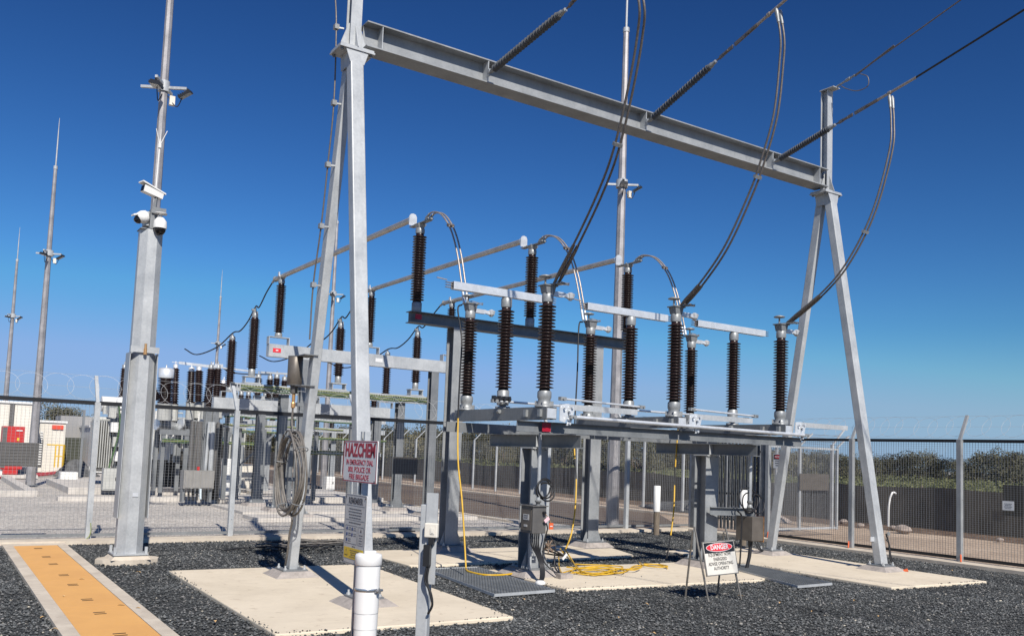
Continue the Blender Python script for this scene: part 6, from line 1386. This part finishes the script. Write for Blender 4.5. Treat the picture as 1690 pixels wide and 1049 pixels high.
# ================================================================== TREES AND SCRUB
def crown_mesh(seed, w_, h, n, leaf, m, clumps=14, base=0.25, name='crown', flat=0.75):
    rr = random.Random(seed); vs = []; fs = []
    C_ = []
    for k in range(clumps):
        a = rr.uniform(0, 2*pi); q = sqrt(rr.random())*0.78; zz = base+(1-base)*rr.random()**0.8
        sh = 1-0.55*max(0, zz-0.55)/0.45; C_.append((V((w_/2*q*cos(a)*sh, w_/2*q*sin(a)*sh, h*zz*0.9)), w_*rr.uniform(0.13, 0.24)))
    for k in range(n):
        c, r = C_[rr.randrange(clumps)]; d = V((rr.gauss(0, 1), rr.gauss(0, 1), rr.gauss(0, 1))).normalized(); p = c+V((d.x, d.y, d.z*flat))*r*(rr.random()**0.4)
        u_ = V((rr.gauss(0, 1), rr.gauss(0, 1), rr.gauss(0, 1))).normalized(); v_ = u_.orthogonal().normalized(); s_ = leaf*rr.uniform(.5, 1.3); i0 = len(vs)
        vs += [p-u_*s_, p+v_*s_*0.45, p+u_*s_, p-v_*s_*0.45]; fs.append((i0, i0+1, i0+2, i0+3))
    me = bpy.data.meshes.new(name); me.from_pydata([tuple(v) for v in vs], [], fs); me.materials.append(M[m]); return me, C_
def trunk_mesh(C_, h, r):
    b = MB(); b.tube([(0, 0, -0.1), (0.05, 0.02, h*0.25), (0.0, 0.05, h*0.5)], r, 7, rs=[r*1.2, r*0.85, r*0.55])
    for c, q in C_[:7]: b.tube([V((0.03, 0.03, h*0.22)), V((0, 0, h*0.3)).lerp(c, 0.5)+V((0, 0, -0.05*h)), c], r*0.3, 5, rs=[r*0.5, r*0.33, r*0.12])
    me = bpy.data.meshes.new('trunk'); me.from_pydata([tuple(v) for v in b.v], [], b.f); me.materials.append(M['bark']); return me
VAR = []
for k in range(5):
    cm, C_ = crown_mesh(40+k, 1.0*4.6, 3.6, 3600, 0.10, ['leaf_dark', 'leaf_olive', 'leaf_dark', 'leaf_dark', 'leaf_olive'][k], clumps=22, base=0.18); VAR.append((cm, trunk_mesh(C_, 3.6, 0.13)))
def tree(x, y, sw, sh, var, label, group, rz=0.0):
    cm, tm = VAR[var]; t = thing('tree', (x, y, -0.05), label, 'tree', group); t.rotation_euler.z = rz; t.scale = (sw, sw, sh)
    for nm, me in (('crown', cm), ('trunk', tm)):
        o = bpy.data.objects.new(nm, me); C.objects.link(o); o.parent = t
rr = random.Random(77)
# tree line: (pixel column, pixel top, distance)
line = []
PR = [(560, 708), (620, 711), (700, 710), (760, 714), (805, 716), (840, 707), (856, 716), (900, 718), (934, 712), (960, 720), (1000, 723), (1063, 719), (1095, 728), (1200, 738), (1300, 748), (1376, 753), (1402, 762), (1447, 752), (1466, 764), (1490, 754), (1528, 749), (1550, 761), (1574, 757), (1606, 768), (1625, 755), (1651, 742), (1671, 754), (1690, 752), (1760, 756)]
def tprof(x):
    for (a, ya), (c, yc) in zip(PR[:-1], PR[1:]):
        if a <= x <= c: return ya+(yc-ya)*(x-a)/(c-a)
    return 756
px = 560
while px < 1720:
    D = rr.uniform(58, 88); top = tprof(px)+rr.uniform(-2, 5); line.append((px, top+(rr.uniform(-4, 5) if px > 1370 else 0), D)); px += rr.uniform(9, 15) if px < 1370 else rr.uniform(13, 21)
marks = {}
for i, (px, top, D) in enumerate(line):
    p = DP(px, top, D); sh = max(0.6, (p.z+0.4)/3.6); sw = rr.uniform(0.6, 0.95)
    if 1640 < px < 1668 and not marks.get('tall'):
        marks['tall'] = 1; sw = 1.15
    if marks.get('tall') == 1:
        marks['tall'] = 2; lb = 'tallest rounded dark tree near the right edge beyond the scrub'; g_ = None
    else: lb = 'dark bushy tree in the line of trees beyond the perimeter'; g_ = 'trees in the line beyond the perimeter'
    tree(p.x, p.y, sw, sh, rr.choice((0, 2, 3)) if px > 1330 else rr.randrange(5), lb, g_, rr.uniform(0, 6))
# gum trees at far left
for vi in range(2):
    cm, C_ = crown_mesh(90+vi, 6.0, 5.4, 3000, 0.12, 'leaf_gum', clumps=13, base=0.42, flat=0.55); VAR.append((cm, trunk_mesh(C_, 5.4, 0.2)))
for i, (px, top, D, sw, var, lb) in enumerate([(92, 668, 75, 0.95, 5, 'open gum tree behind the cream hut at far left'), (116, 676, 76, 0.75, 6, 'smaller gum tree right of the open gum tree at far left'), (148, 692, 80, 0.8, 0, 'dark tree behind the left fence post'), (172, 696, 82, 0.8, 1, 'low dark tree between the fence post and the transformer'), (30, 700, 90, 0.9, 2, 'dark tree hidden mostly by the cream building')]):
    p = DP(px, top, D); tree(p.x, p.y, sw, (p.z+0.2)/(5.2 if var > 4 else 3.6), var, lb, None, 0.8*i)
for i, px in enumerate(range(195, 560, 26)):
    p = DP(px, 714+rr.uniform(-6, 6), 95); tree(p.x, p.y, 1.3, (p.z+0.3)/3.6, i % 5, 'dark bushy tree far behind the substation equipment', 'trees behind the substation equipment', i)
# scrub behind the shade cloth: uncountable
rr = random.Random(5); vs = []; fs = []
for k in range(75000):
    px = rr.uniform(560, 1730); D = 27+46*rr.random()**0.75; d = DP(px, 750, D); x, y = d.x, d.y
    if x < 26.2: continue
    hmax = 0.85+0.30*sin(x*0.35+1.3*sin(y*0.21))*sin(y*0.4)+0.006*(D-27); z = max(0.05, hmax*rr.random()**0.45)
    u_ = V((rr.gauss(0, 1), rr.gauss(0, 1), rr.gauss(0, 1))).normalized(); v_ = u_.orthogonal().normalized(); s_ = rr.uniform(0.04, 0.11); p = V((x, y, z)); i0 = len(vs)
    vs += [p-u_*s_, p+v_*s_*0.5, p+u_*s_, p-v_*s_*0.5]; fs.append((i0, i0+1, i0+2, i0+3))
b = MB(); b.v = [tuple(v) for v in vs]; b.f = fs; b.sm = [False]*len(fs); tag(b.build('scrub', 'scrub'), 'olive scrub covering the ground beyond the shade cloth barrier', 'scrub', kind='stuff')
